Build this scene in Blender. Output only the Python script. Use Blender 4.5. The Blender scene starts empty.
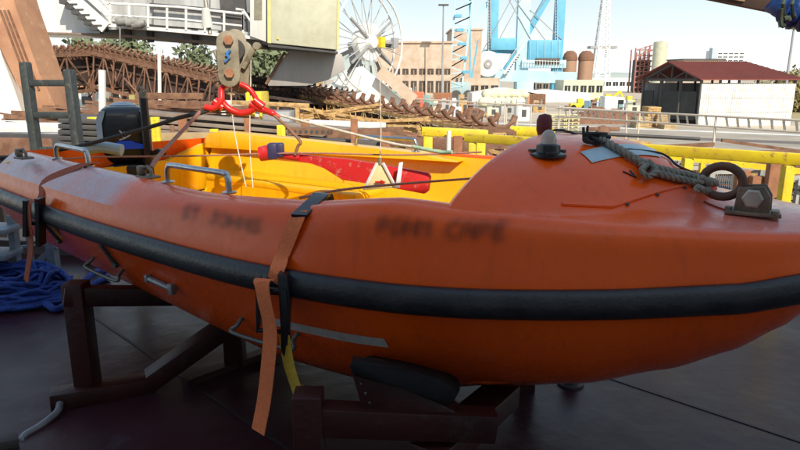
import bpy, bmesh, math, random
from mathutils import Vector, Matrix, noise
random.seed(7)
SC = bpy.context.scene
COL = SC.collection
R = math.radians
pi = math.pi

# ------------------------------------------------------------------ camera
F = 628.0; PITCH = R(13.4); HC = 1.7
cp, sp = math.cos(PITCH), math.sin(PITCH)
def ray(px, py):
    u = (px-400)/F; v = (225-py)/F
    return Vector((u, cp+v*sp, v*cp-sp))
def P(px, py, Y):
    d = ray(px, py); return Vector((0, 0, HC)) + d*(Y/d.y)
def G(px, py, z=0.0):
    d = ray(px, py); return Vector((0, 0, HC)) + d*((z-HC)/d.z)
QZ = -2.8            # quay level below the ship's deck

# ------------------------------------------------------------------ materials
MATS = {}
def mat(name, c1, c2=None, rough=0.6, metal=0.0, scale=4.0, mix=(0.4, 0.65), bump=0.0, bscale=None,
        streak=False, spec=0.5, coat=0.0, trans=0.0, emit=None, rvar=0.0, c3=None, s3=20):
    if name in MATS: return MATS[name]
    m = bpy.data.materials.new(name); m.use_nodes = True
    nt = m.node_tree; N = nt.nodes; L = nt.links
    b = N['Principled BSDF']
    b.inputs['Roughness'].default_value = rough; b.inputs['Metallic'].default_value = metal
    b.inputs['Specular IOR Level'].default_value = spec
    b.inputs['Coat Weight'].default_value = coat
    if trans: b.inputs['Transmission Weight'].default_value = trans
    c1 = tuple(c1)+(1,)
    if c2 is None: c2 = tuple(x*0.72 for x in c1[:3])
    c2 = tuple(c2)+(1,)
    tc = N.new('ShaderNodeTexCoord'); mp = N.new('ShaderNodeMapping')
    L.new(tc.outputs['Object'], mp.inputs['Vector'])
    if streak: mp.inputs['Scale'].default_value = (1, 1, 0.12)
    n = N.new('ShaderNodeTexNoise'); n.inputs['Scale'].default_value = scale
    n.inputs['Detail'].default_value = 8; n.inputs['Roughness'].default_value = 0.65
    L.new(mp.outputs[0], n.inputs['Vector'])
    rp = N.new('ShaderNodeValToRGB'); rp.color_ramp.elements[0].position = mix[0]; rp.color_ramp.elements[1].position = mix[1]
    rp.color_ramp.elements[0].color = c1; rp.color_ramp.elements[1].color = c2
    L.new(n.outputs['Fac'], rp.inputs['Fac'])
    out = rp.outputs['Color']
    if c3 is not None:
        n3 = N.new('ShaderNodeTexNoise'); n3.inputs['Scale'].default_value = s3; n3.inputs['Detail'].default_value = 10
        n3.inputs['Roughness'].default_value = 0.7
        L.new(mp.outputs[0], n3.inputs['Vector'])
        r3 = N.new('ShaderNodeValToRGB'); r3.color_ramp.elements[0].position = 0.56; r3.color_ramp.elements[1].position = 0.68
        L.new(n3.outputs['Fac'], r3.inputs['Fac'])
        mx = N.new('ShaderNodeMixRGB'); L.new(r3.outputs['Color'], mx.inputs['Fac']); L.new(out, mx.inputs['Color1'])
        mx.inputs['Color2'].default_value = tuple(c3)+(1,); out = mx.outputs['Color']
    L.new(out, b.inputs['Base Color'])
    if rvar:
        mr = N.new('ShaderNodeMapRange'); mr.inputs['To Min'].default_value = max(0.02, rough-rvar); mr.inputs['To Max'].default_value = min(1, rough+rvar)
        mr.inputs['From Min'].default_value = 0.3; mr.inputs['From Max'].default_value = 0.7
        L.new(n.outputs['Fac'], mr.inputs['Value']); L.new(mr.outputs[0], b.inputs['Roughness'])
    if bump:
        n2 = N.new('ShaderNodeTexNoise'); n2.inputs['Scale'].default_value = bscale or scale*6; n2.inputs['Detail'].default_value = 6
        L.new(tc.outputs['Object'], n2.inputs['Vector'])
        bp = N.new('ShaderNodeBump'); bp.inputs['Strength'].default_value = bump; bp.inputs['Distance'].default_value = 0.02
        L.new(n2.outputs['Fac'], bp.inputs['Height']); L.new(bp.outputs[0], b.inputs['Normal'])
    MATS[name] = m
    return m

STEEL = mat('stainless', (.55,.56,.58), (.38,.38,.4), rough=.28, metal=1, scale=14)
GALV = mat('galvanised', (.30,.32,.34), (.2,.21,.23), rough=.5, metal=.6, scale=10)
RUST = mat('rust', (.17,.08,.05), (.27,.15,.095), rough=.9, scale=5, bump=.3)
RUSTL = mat('rust_light', (.25,.135,.08), (.14,.07,.045), rough=.9, scale=4, bump=.2)
RUSTO = mat('rust_ochre', (.62,.41,.17), (.30,.16,.07), rough=.85, scale=6)
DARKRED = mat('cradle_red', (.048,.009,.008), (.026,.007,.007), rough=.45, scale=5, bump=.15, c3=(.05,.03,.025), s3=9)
BLACK = mat('black_rubber', (.016,.018,.022), (.03,.032,.036), rough=.36, scale=12, bump=.15, bscale=60, rvar=.1)
BLACKP = mat('black_plastic', (.012,.013,.016), (.02,.02,.024), rough=.3, scale=6)
YEL = mat('yellow_paint', (.88,.66,.02), (.72,.50,.03), rough=.45, scale=5, c3=(.35,.2,.08), s3=14)
WHITE = mat('white_paint', (.80,.80,.78), (.66,.65,.61), rough=.5, scale=2, streak=True)
CREAM = mat('cream_paint', (.60,.60,.46), (.52,.51,.37), rough=.5, scale=1.4, c3=(.5,.48,.32), s3=6)
GREYW = mat('grey_steel_wall', (.50,.51,.51), (.25,.24,.23), rough=.6, scale=1.0, streak=True, mix=(.42,.7))
GREYS = mat('grey_steel', (.36,.37,.38), (.26,.25,.25), rough=.6, scale=2, streak=True)
DKGREY = mat('dark_steel', (.06,.06,.062), (.09,.08,.075), rough=.6, scale=3)
TAN = mat('tan_wall', (.60,.48,.38), (.44,.32,.23), rough=.85, scale=.5, c3=(.5,.36,.28), s3=2.5)
ORB = mat('orange_primer', (.52,.27,.15), (.38,.19,.11), rough=.7, scale=.8, c3=(.6,.38,.25), s3=3)
BLUEC = mat('crane_blue', (.10,.37,.56), (.14,.45,.64), rough=.5, scale=.3)
BLUEP = mat('crane_pale', (.38,.62,.74), (.5,.7,.78), rough=.5, scale=.3)
REDROOF = mat('roof_red', (.27,.075,.055), (.20,.055,.045), rough=.8, scale=.5)
ROPEG = mat('rope_grey', (.34,.33,.28), (.20,.20,.17), rough=.95, scale=60, bump=.5, bscale=200)
ROPEK = mat('rope_black', (.03,.03,.035), (.06,.055,.055), rough=.85, scale=60, bump=.4, bscale=200)
ROPEW = mat('rope_white', (.72,.68,.58), (.5,.46,.38), rough=.9, scale=40)
ROPEP = mat('rope_pink', (.42,.20,.15), (.28,.14,.11), rough=.9, scale=60)
ROPEB = mat('rope_blue', (.006,.035,.22), (.01,.065,.36), rough=.7, scale=25, bump=.6, bscale=90)
GLASSD = mat('dark_glass', (.03,.035,.04), (.05,.055,.06), rough=.1)
PIPEG = mat('pipe_grey', (.27,.22,.18), (.18,.13,.10), rough=.7, scale=2, c3=(.26,.14,.08), s3=3)
REDP = mat('red_paint', (.70,.025,.02), (.5,.02,.015), rough=.32, scale=8)
CONC = mat('concrete', (.50,.47,.42), (.40,.37,.32), rough=.95, scale=.6, bump=.2)
WOOD = mat('wood', (.48,.36,.20), (.36,.25,.13), rough=.85, scale=3)
BROWNW = mat('brown_stake', (.36,.16,.08), (.26,.11,.055), rough=.85, scale=6)

# ------------------------------------------------------------------ object helpers
def tag(o, label=None, cat=None, group=None, kind=None):
    if label: o['label'] = label
    if cat: o['category'] = cat
    if group: o['group'] = group
    if kind: o['kind'] = kind
    return o
def thing(name, label, cat, loc=(0,0,0), rz=0, group=None):
    o = bpy.data.objects.new(name, None); COL.objects.link(o)
    o.empty_display_size = .1
    o.location = loc; o.rotation_euler = (0,0,rz)
    return tag(o, label, cat, group)
def worldloc(o):
    v = Vector((0,0,0))
    while o is not None:
        v += Vector(o.location); o = o.parent
    return v
def copy_tree(o, parent=None):
    c = o.copy(); COL.objects.link(c); c.parent = parent
    for ch in [x for x in bpy.data.objects if x.parent == o]: copy_tree(ch, c)
    return c

class MB:
    """collects shapes in one bmesh"""
    def __init__(s): s.bm = bmesh.new()
    def quad(s, pts):
        vs = [s.bm.verts.new(p) for p in pts]; s.bm.faces.new(vs); return s
    def box(s, c, size, M=None, rz=0, bev=0):
        c = Vector(c); hx, hy, hz = size[0]/2, size[1]/2, size[2]/2
        if M is None: M = Matrix.Rotation(rz, 3, 'Z')
        vs = []
        for x in (-hx, hx):
            for y in (-hy, hy):
                for z in (-hz, hz): vs.append(s.bm.verts.new(c + M @ Vector((x,y,z))))
        fs = [(0,1,3,2),(4,6,7,5),(0,4,5,1),(2,3,7,6),(0,2,6,4),(1,5,7,3)]
        faces = [s.bm.faces.new([vs[i] for i in f]) for f in fs]
        if bev:
            es = set(e for f in faces for e in f.edges)
            bmesh.ops.bevel(s.bm, geom=list(es), offset=bev, segments=2, affect='EDGES', profile=.5)
        return s
    def beam(s, a, b, w, h, up=(0,0,1), bev=0):
        a = Vector(a); b = Vector(b); d = b-a; L = d.length
        if L < 1e-6: return s
        x = d/L; u = Vector(up)
        if abs(x.dot(u)) > .98: u = Vector((0,1,0)) if abs(x.y) < .9 else Vector((1,0,0))
        y = u.cross(x).normalized(); z = x.cross(y)
        M = Matrix((x,y,z)).transposed()
        return s.box((a+b)/2, (L, w, h), M=M, bev=bev)
    def tube(s, pts, r, n=8, closed=False, rs=None, caps=True, flat=1.0):
        pts = [Vector(p) for p in pts]; m = len(pts); rings = []
        prev = None
        for i, p in enumerate(pts):
            if closed: d = pts[(i+1)%m]-pts[i-1]
            else: d = pts[min(i+1,m-1)]-pts[max(i-1,0)]
            d.normalize()
            if prev is None:
                u = Vector((0,0,1)) if abs(d.z) < .9 else Vector((1,0,0))
            else: u = prev
            u = (u - d*u.dot(d)).normalized(); prev = u
            w = d.cross(u)
            rr = rs[i] if rs else r
            rings.append([s.bm.verts.new(p + (u*math.cos(2*pi*k/n)*rr + w*math.sin(2*pi*k/n)*rr*flat)) for k in range(n)])
        for i in range(m if closed else m-1):
            A = rings[i]; B = rings[(i+1)%m]
            for k in range(n): s.bm.faces.new((A[k], A[(k+1)%n], B[(k+1)%n], B[k]))
        if caps and not closed:
            s.bm.faces.new(rings[0][::-1]); s.bm.faces.new(rings[-1])
        return s
    def lathe(s, prof, c=(0,0,0), n=24, M=None):
        c = Vector(c); M = M or Matrix.Identity(3); rings = []
        for (r, z) in prof:
            if r < 1e-5: rings.append([s.bm.verts.new(c+M@Vector((0,0,z)))])
            else: rings.append([s.bm.verts.new(c+M@Vector((r*math.cos(2*pi*k/n), r*math.sin(2*pi*k/n), z))) for k in range(n)])
        for A, B in zip(rings, rings[1:]):
            for k in range(n):
                a = A[k%len(A)]; a2 = A[(k+1)%len(A)]; b = B[k%len(B)]; b2 = B[(k+1)%len(B)]
                vs = []
                for v in (a, a2, b2, b):
                    if v not in vs: vs.append(v)
                if len(vs) > 2: s.bm.faces.new(vs)
        return s
    def prism(s, poly, off, bev=0):
        """polygon of 3d points extruded by vector off"""
        off = Vector(off); A = [s.bm.verts.new(Vector(p)) for p in poly]; B = [s.bm.verts.new(Vector(p)+off) for p in poly]
        fs = [s.bm.faces.new(A[::-1]), s.bm.faces.new(B)]
        m = len(A)
        for i in range(m): fs.append(s.bm.faces.new((A[i], A[(i+1)%m], B[(i+1)%m], B[i])))
        if bev:
            es = set(e for f in fs for e in f.edges)
            bmesh.ops.bevel(s.bm, geom=list(es), offset=bev, segments=2, affect='EDGES', profile=.5)
        return s
    def grid(s, rows, closed=False):
        V = [[s.bm.verts.new(p) for p in r] for r in rows]
        for i in range(len(V)-1):
            m = len(V[i])
            for j in range(m if closed else m-1):
                s.bm.faces.new((V[i][j], V[i][(j+1)%m], V[i+1][(j+1)%m], V[i+1][j]))
        return V
    def build(s, name, material, parent=None, smooth=35, label=None, kind=None, local=False, recalc=True):
        if recalc: bmesh.ops.recalc_face_normals(s.bm, faces=s.bm.faces)
        me = bpy.data.meshes.new(name)
        if parent is not None and not local:
            o0 = worldloc(parent)
            for v in s.bm.verts: v.co -= o0
        s.bm.to_mesh(me); s.bm.free()
        me.materials.append(material)
        if smooth:
            me.polygons.foreach_set('use_smooth', [True]*len(me.polygons))
            me.set_sharp_from_angle(angle=R(smooth))
        o = bpy.data.objects.new(name, me); COL.objects.link(o)
        if parent is not None: o.parent = parent
        if label: o['label'] = label
        if kind: o['kind'] = kind
        return o
def cr(pts, n=8, closed=False):
    """Catmull-Rom through points"""
    pts = [Vector(p) for p in pts]; out = []; m = len(pts)
    for i in range(m if closed else m-1):
        p0 = pts[i-1] if (i > 0 or closed) else pts[0]*2-pts[1]
        p1 = pts[i]; p2 = pts[(i+1)%m]
        p3 = pts[(i+2)%m] if (closed or i+2 < m) else pts[-1]*2-pts[-2]
        for k in range(n):
            t = k/n
            out.append(.5*((2*p1)+(p2-p0)*t+(2*p0-5*p1+4*p2-p3)*t*t+(3*p1-p0-3*p2+p3)*t**3))
    if not closed: out.append(pts[-1])
    return out
def lerp_table(tb, x):
    if x <= tb[0][0]: return tb[0][1]
    for (a, va), (b, vb) in zip(tb, tb[1:]):
        if x <= b:
            t = (x-a)/(b-a); t = t*t*(3-2*t)*.35 + t*.65
            return va+(vb-va)*t
    return tb[-1][1]
def smooth(a, b, x):
    t = max(0, min(1, (x-a)/(b-a))); return t*t*(3-2*t)
def sag(a, b, s, n=12):
    a = Vector(a); b = Vector(b)
    return [a.lerp(b, i/n) - Vector((0,0,s*4*(i/n)*(1-i/n))) for i in range(n+1)]

# ================================================================== SHIP DECK, QUAY, SKY
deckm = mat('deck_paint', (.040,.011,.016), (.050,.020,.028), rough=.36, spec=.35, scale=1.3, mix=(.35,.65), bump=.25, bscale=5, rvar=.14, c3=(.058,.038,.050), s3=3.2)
EDGE = [Vector((-14, 6.5)), Vector((14, 4.2))]
def edge_y(x): return 5.55 - 0.12*x
m = MB(); x0, x1 = -14, 9
def edge_x(y): return 3.2+(4.7-y)*1.35
def outline(z, d=0): return [(x0,-6,z),(edge_x(-6)-d,-6,z),(edge_x(6.6)-d,6.6-d,z),(edge_x(6.6)-d,edge_y(.6)-d,z),(x0,edge_y(x0)-d,z)]
m.prism(outline(-.02), (0,0,.02))
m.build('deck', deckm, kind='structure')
hullsea = mat('ship_side', (.05,.06,.12), (.07,.05,.05), rough=.6, scale=1)
m = MB(); m.prism(outline(-5,.02), (0,0,4.97))
tag(m.build('ship_hull', hullsea), kind='structure')
seam = mat('deck_seam', (.016,.012,.018), (.03,.022,.03), rough=.5, scale=4)
m = MB()
for (a, b) in (((95,318),(292,452)), ((590,372),(830,452)), ((330,300),(590,372))):
    A = G(*a); B = G(*b)
    m.beam(A, B, .016, .008, bev=0)
m.build('deck_weld', seam, kind='structure')
# deck edge kerb
t = thing('deck_kerb', 'dark steel kerb running along the far edge of the ship deck', 'kerb', (0, edge_y(0), 0))
m = MB(); m.beam((x0, edge_y(x0)-.06, .07), (.62, edge_y(.62)-.06, .07), .02, .14)
m.beam((x0, edge_y(x0)-.10, .147), (.62, edge_y(.62)-.10, .147), .10, .014)
m.beam((edge_x(6.5)-.06,6.5,.05),(edge_x(-2)-.06,-2,.05),.03,.10)
m.build('coaming', mat('kerb_paint', (.05,.035,.045), (.09,.06,.05), rough=.5, scale=3), t)
m = MB()
gm = mat('quay_concrete', (.56,.48,.37), (.40,.34,.26), rough=.95, scale=.12, bump=.3, bscale=3, c3=(.48,.42,.33), s3=.6)
m.prism([(-900,7.6,QZ-3),(900,7.6,QZ-3),(900,2500,QZ-3),(-900,2500,QZ-3)], (0,0,3))
m.build('quay', gm, kind='structure')
m = MB(); m.quad([(-900,-300,-4.6),(900,-300,-4.6),(900,7.6,-4.6),(-900,7.6,-4.6)])
m.build('water', mat('harbour_water', (.02,.05,.05), (.03,.06,.06), rough=.08, scale=2, bump=.5, bscale=3), kind='structure')

# ================================================================== RESCUE BOAT (local: x aft, y towards camera, z up)
BO = (1.6, 2.15, 0); BR = R(145)
boat = thing('rescue_boat', 'orange rescue boat with domed foredeck and black rubbing fender resting on a cradle', 'boat', BO, BR)
BMW = Matrix.Translation(BO) @ Matrix.Rotation(BR, 4, 'Z')
def B(k, t, z): return BMW @ Vector((k, t, z))
BMI = BMW.inverted()
HB = [(-.02,0),(-.005,.10),(.045,.225),(.12,.345),(.283,.475),(.50,.625),(.81,.83),(1.22,1.03),(1.65,1.125),(2.12,1.15),(2.93,1.11),(3.7,1.03),(4.5,.92)]
curve = cr([(a,b,0) for a,b in HB], 9)
st = []
for p in curve:
    if not st or (p.x-st[-1][0]) > 1e-4 or p.y-st[-1][1] > .004: st.append((p.x, max(0.0, p.y)))
def hb(k):
    for (a,va),(b,vb) in zip(st, st[1:]):
        if a <= k <= b and b > a: return va+(vb-va)*(k-a)/(b-a)
    return st[-1][1] if k > 1 else 0
ZK = [(-.03,1.0),(.0,.98),(.04,.95),(.09,.905),(.16,.82),(.3,.712),(.5,.60),(.8,.47),(1.1,.36),(1.5,.27),(2.1,.27),(2.8,.31),(4.6,.38)]
def zk(k): return lerp_table(ZK, k)
def zf(k): return lerp_table([(-.1,1.05),(.0,1.045),(.12,1.03),(.28,1.0),(.6,.98),(1.0,.97),(4.6,.97)], k)
SH = [(0,0),(.12,.02),(.25,.05),(.40,.11),(.52,.18),(.66,.32),(.78,.49),(.88,.68),(.95,.85),(1.0,1.0)]
def zg(k, side=1):
    z = lerp_table([(-.1,1.20),(.2,1.205),(.6,1.225),(1.0,1.255),(1.3,1.28),(1.7,1.235),(2.3,1.205),(2.8,1.21),(3.6,1.215),(4.6,1.215)], k)
    if side < 0: z = lerp_table([(-.1,1.185),(.5,1.19),(1.1,1.185),(4.6,1.185)], k)
    return z
def ze(k): return lerp_table([(-.1,1.13),(.5,1.14),(1.2,1.16),(1.9,1.13),(2.9,1.105),(4.6,1.11)], k)
def insets(k, h):
    f = min(1, h/.35)
    return .025*f, lerp_table([(-.1,.09),(.5,.095),(1.2,.11),(2.0,.12),(2.5,.135),(2.9,.165),(4.6,.165)], k)*f
def section(k, h, side=1):
    """outer half section from keel to gunwale"""
    out = []
    zb = zf(k)-.05; z0 = zk(k); zz = min(z0, zb-.02)
    for s, v in SH:
        out.append((s*h, zz+(zb-zz)*(v**lerp_table([(0,1.0),(.12,1.25),(.35,1.6),(.7,1.35),(1.1,1.0),(1.5,1.25),(2.2,1.35),(3.2,1.1),(4.5,1.0)],k))))
    i1, i2 = insets(k, h)
    out.append((h, zf(k)+.05)); out.append((h-i1*.6, (zf(k)+.05+ze(k))/2)); out.append((h-i1, ze(k)))
    c = smooth(2.2, 2.9, k); g = zg(k, side); e = ze(k)
    for (u0,v0),(u1,v1) in (((.10,.40),(.12,.16)),((.28,.70),(.35,.42)),((.55,.90),(.65,.74)),((.80,.98),(.93,.98)),((1,1),(1,1))):
        u = u0+(u1-u0)*c; v = v0+(v1-v0)*c; out.append((h-i1-(i2-i1)*u, e+(g-e)*v))
    return out
orng = (.94,.115,.004)
def gelcoat(name, base, dark, fade=True, attr=False):
    m = bpy.data.materials.new(name); m.use_nodes = True; nt = m.node_tree; N = nt.nodes; L = nt.links
    b = N['Principled BSDF']; b.inputs['Roughness'].default_value = .3
    b.inputs['Coat Weight'].default_value = .14; b.inputs['Specular IOR Level'].default_value = .42; b.inputs['Coat Roughness'].default_value = .18
    tc = N.new('ShaderNodeTexCoord')
    n = N.new('ShaderNodeTexNoise'); n.inputs['Scale'].default_value = 2.2; n.inputs['Detail'].default_value = 8; L.new(tc.outputs['Object'], n.inputs['Vector'])
    r = N.new('ShaderNodeValToRGB'); r.color_ramp.elements[0].position = .35; r.color_ramp.elements[1].position = .7
    r.color_ramp.elements[0].color = (*base,1); r.color_ramp.elements[1].color = (*dark,1); L.new(n.outputs['Fac'], r.inputs['Fac'])
    col = r.outputs['Color']
    def mixin(fac, c2):
        nonlocal col
        mx = N.new('ShaderNodeMixRGB'); L.new(fac, mx.inputs['Fac']); L.new(col, mx.inputs['Color1']); mx.inputs['Color2'].default_value = (*c2,1); col = mx.outputs['Color']
    def math_(op, a, bb):
        q = N.new('ShaderNodeMath'); q.operation = op; q.use_clamp = True
        for i, v in enumerate((a, bb)):
            if isinstance(v, (int,float)): q.inputs[i].default_value = v
            else: L.new(v, q.inputs[i])
        return q.outputs[0]
    # fine scuffs and dirt
    n2 = N.new('ShaderNodeTexNoise'); n2.inputs['Scale'].default_value = 28; n2.inputs['Detail'].default_value = 10; n2.inputs['Roughness'].default_value = .75
    L.new(tc.outputs['Object'], n2.inputs['Vector'])
    r2 = N.new('ShaderNodeValToRGB'); r2.color_ramp.elements[0].position = .6; r2.color_ramp.elements[1].position = .78; L.new(n2.outputs['Fac'], r2.inputs['Fac'])
    mixin(math_('MULTIPLY', r2.outputs['Color'], .35), (.34,.12,.07))
    sx = N.new('ShaderNodeSeparateXYZ'); L.new(tc.outputs['Object'], sx.inputs[0])
    if fade:
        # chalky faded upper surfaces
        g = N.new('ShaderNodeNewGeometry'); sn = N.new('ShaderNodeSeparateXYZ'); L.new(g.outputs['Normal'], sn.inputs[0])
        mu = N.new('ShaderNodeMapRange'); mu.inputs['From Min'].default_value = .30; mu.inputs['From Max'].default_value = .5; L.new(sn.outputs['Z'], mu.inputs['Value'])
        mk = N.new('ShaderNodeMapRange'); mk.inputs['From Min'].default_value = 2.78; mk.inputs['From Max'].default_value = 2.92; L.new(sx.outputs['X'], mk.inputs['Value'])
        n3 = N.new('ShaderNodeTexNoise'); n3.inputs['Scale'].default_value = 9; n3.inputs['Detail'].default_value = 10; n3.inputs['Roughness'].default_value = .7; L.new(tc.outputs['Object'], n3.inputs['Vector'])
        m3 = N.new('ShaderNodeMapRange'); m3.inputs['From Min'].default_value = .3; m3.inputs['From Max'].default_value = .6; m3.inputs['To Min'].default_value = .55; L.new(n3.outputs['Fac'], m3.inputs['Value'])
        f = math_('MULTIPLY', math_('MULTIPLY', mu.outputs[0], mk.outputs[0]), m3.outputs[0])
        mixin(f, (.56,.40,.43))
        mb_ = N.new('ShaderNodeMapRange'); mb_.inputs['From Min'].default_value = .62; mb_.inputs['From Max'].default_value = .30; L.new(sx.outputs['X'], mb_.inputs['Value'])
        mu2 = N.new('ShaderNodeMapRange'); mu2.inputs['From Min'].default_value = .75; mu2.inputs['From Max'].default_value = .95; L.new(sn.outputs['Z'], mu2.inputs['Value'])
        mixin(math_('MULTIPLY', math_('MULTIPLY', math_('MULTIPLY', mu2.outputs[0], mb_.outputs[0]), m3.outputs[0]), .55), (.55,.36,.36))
    mpx = N.new('ShaderNodeMapping'); mpx.inputs['Scale'].default_value = (2.2, 9, 26); L.new(tc.outputs['Object'], mpx.inputs['Vector'])
    n6 = N.new('ShaderNodeTexNoise'); n6.inputs['Scale'].default_value = 2.0; n6.inputs['Detail'].default_value = 9; n6.inputs['Roughness'].default_value = .72; L.new(mpx.outputs[0], n6.inputs['Vector'])
    r6 = N.new('ShaderNodeValToRGB'); r6.color_ramp.elements[0].position = .60; r6.color_ramp.elements[1].position = .74; L.new(n6.outputs['Fac'], r6.inputs['Fac'])
    mixin(math_('MULTIPLY', r6.outputs['Color'], .26), (.55,.26,.18))
    mpy = N.new('ShaderNodeMapping'); mpy.inputs['Scale'].default_value = (14, 14, 1.1); L.new(tc.outputs['Object'], mpy.inputs['Vector'])
    n7 = N.new('ShaderNodeTexNoise'); n7.inputs['Scale'].default_value = 1.6; n7.inputs['Detail'].default_value = 6; L.new(mpy.outputs[0], n7.inputs['Vector'])
    r7 = N.new('ShaderNodeValToRGB'); r7.color_ramp.elements[0].position = .56; r7.color_ramp.elements[1].position = .75; L.new(n7.outputs['Fac'], r7.inputs['Fac'])
    mixin(math_('MULTIPLY', r7.outputs['Color'], .20), (.20,.035,.012))
    # darker towards the bottom
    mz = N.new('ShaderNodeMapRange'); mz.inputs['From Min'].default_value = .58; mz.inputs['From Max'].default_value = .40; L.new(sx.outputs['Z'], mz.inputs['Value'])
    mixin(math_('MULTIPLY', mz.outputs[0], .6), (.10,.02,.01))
    if attr:
        a = N.new('ShaderNodeAttribute'); a.attribute_name = 'ink'; mixin(math_('MULTIPLY', a.outputs['Fac'], .82), (.035,.012,.014))
    L.new(col, b.inputs['Base Color'])
    mr = N.new('ShaderNodeMapRange'); mr.inputs['From Min'].default_value = .3; mr.inputs['From Max'].default_value = .7; mr.inputs['To Min'].default_value = .15; mr.inputs['To Max'].default_value = .38
    L.new(n2.outputs['Fac'], mr.inputs['Value']); L.new(mr.outputs[0], b.inputs['Roughness'])
    n4 = N.new('ShaderNodeTexNoise'); n4.inputs['Scale'].default_value = 3.5; n4.inputs['Detail'].default_value = 3; L.new(tc.outputs['Object'], n4.inputs['Vector'])
    bp = N.new('ShaderNodeBump'); bp.inputs['Strength'].default_value = .12; bp.inputs['Distance'].default_value = .03; L.new(n4.outputs['Fac'], bp.inputs['Height'])
    bp2 = N.new('ShaderNodeBump'); bp2.inputs['Strength'].default_value = .05; bp2.inputs['Distance'].default_value = .004; L.new(n2.outputs['Fac'], bp2.inputs['Height']); L.new(bp.outputs[0], bp2.inputs['Normal'])
    L.new(bp2.outputs[0], b.inputs['Normal'])
    return m
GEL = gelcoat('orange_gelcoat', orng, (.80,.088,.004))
GELN = bpy.data.materials.new('worn_ink'); GELN.use_nodes = True
_n = GELN.node_tree; _b = _n.nodes['Principled BSDF']; _b.inputs['Base Color'].default_value = (.05,.014,.014,1); _b.inputs['Roughness'].default_value = .4
_a = _n.nodes.new('ShaderNodeAttribute'); _a.attribute_name = 'ink'; _m = _n.nodes.new('ShaderNodeMath'); _m.operation = 'MULTIPLY'; _m.inputs[1].default_value = .8
_n.links.new(_a.outputs['Fac'], _m.inputs[0]); _n.links.new(_m.outputs[0], _b.inputs['Alpha'])
LINER = gelcoat('orange_liner', (.93,.50,.008), (.90,.42,.008), fade=False)
# --- hull
m = MB(); rows = []
for k, h in st:
    sec = section(k, max(h, .0005)); sec2 = section(k, max(h, .0005), -1)
    rows.append([(k, t, z) for t, z in sec[::-1]] + [(k, -t, z) for t, z in sec2[1:]])
V = m.grid(rows)
m.bm.faces.new(V[-1])          # transom
bmesh.ops.remove_doubles(m.bm, verts=m.bm.verts, dist=.0008)
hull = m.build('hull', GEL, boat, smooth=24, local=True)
# --- spray rail along the chine
def hull_pt(k, s, side=1, out=0.0, z=None):
    """point on the outside of the hull; s = fraction of half breadth below the fender"""
    h = hb(k); sec = section(k, h)
    if z is not None:
        pts = sec
        for (a,za),(b2,zb2) in zip(pts, pts[1:]):
            if za <= z <= zb2 and zb2 > za:
                f = (z-za)/(zb2-za); t = a+(b2-a)*f
                n = Vector((0, zb2-za, -(b2-a))).normalized()
                return Vector((k, side*(t+n.y*out), z+n.z*out))
    zb = zf(k)-.05; z0 = min(zk(k), zb-.02)
    return Vector((k, side*(s*h+out), z0+(zb-z0)*lerp_table(SH, s)))
for side in (1,-1):
    m = MB(); m.tube([hull_pt(.45+.05*i, .62, side, .0) for i in range(76)], .013, 8)
    m.build('spray_rail', GEL, boat, local=True)
# --- rubber fender
m = MB(); path = [(k, h+.015, zf(k)) for k, h in st if h > .02]
full = [Vector((a,b,c)) for a,b,c in path[::-1]] + [Vector((st[0][0]-.012,0,.97))] + [Vector((a,-b,c)) for a,b,c in path]
rings = []
for i, p in enumerate(full):
    d = full[min(i+1,len(full)-1)]-full[max(i-1,0)]; d.normalize()
    o_ = Vector((d.y, -d.x, 0))
    if o_.dot(p-Vector((2.5,0,p.z))) < 0: o_ = -o_
    ring = []
    for q in range(14):
        a = 2*pi*q/14; ring.append(p + o_*(.034*math.cos(a)) + Vector((0,0,.052*math.sin(a)))*(1 if abs(math.sin(a))<.99 else 1))
    rings.append(ring)
V = m.grid(rings, closed=True); m.bm.faces.new(V[0]); m.bm.faces.new(V[-1])
m.build('fender', BLACK, boat, smooth=50, local=True)
# --- foredeck (domed)
KD = 1.13
def hump(k, s):
    f = smooth(.30, .86, k)
    wk = .58+.42*smooth(.40, 1.0, k); s = s/wk
    g = max(0.0, 1-abs(s)**2.1)**(1.5-.65*smooth(.6, 1.1, k))
    return .20*f*g
def deck_z(k, t):
    h = hb(k); _, i2 = insets(k, h); w = max(h-i2, .001); s = max(-1, min(1, t/w))
    e = (s+1)/2; return zg(k,-1)*(1-e)+zg(k)*e + .028*(1-s*s) + hump(k, s)
m = MB(); rows = []; NS = 34
ks = [k for k, h in st if k < KD-.03] + [KD-.02, KD]
for k in ks:
    h = max(hb(k), .0005); _, i2 = insets(k, h); w = h-i2
    rows.append([(k, w*math.sin(pi/2*(-1+2*j/NS)), deck_z(k, w*math.sin(pi/2*(-1+2*j/NS)))) for j in range(NS+1)])
# aft lip of the dome folds down and in
last = rows[-1]
rows.append([(KD+.022, y*.99, z-.012) for _, y, z in last]); rows.append([(KD+.022, y*.96, max(1.17, z-.05)) for _, y, z in last])
rows.append([(KD-.0, y*.95, max(1.14, z-.07)) for _, y, z in last])
m.grid(rows); bmesh.ops.remove_doubles(m.bm, verts=m.bm.verts, dist=.0008)
foredeck = m.build('foredeck', GEL, boat, smooth=40, local=True)
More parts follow.
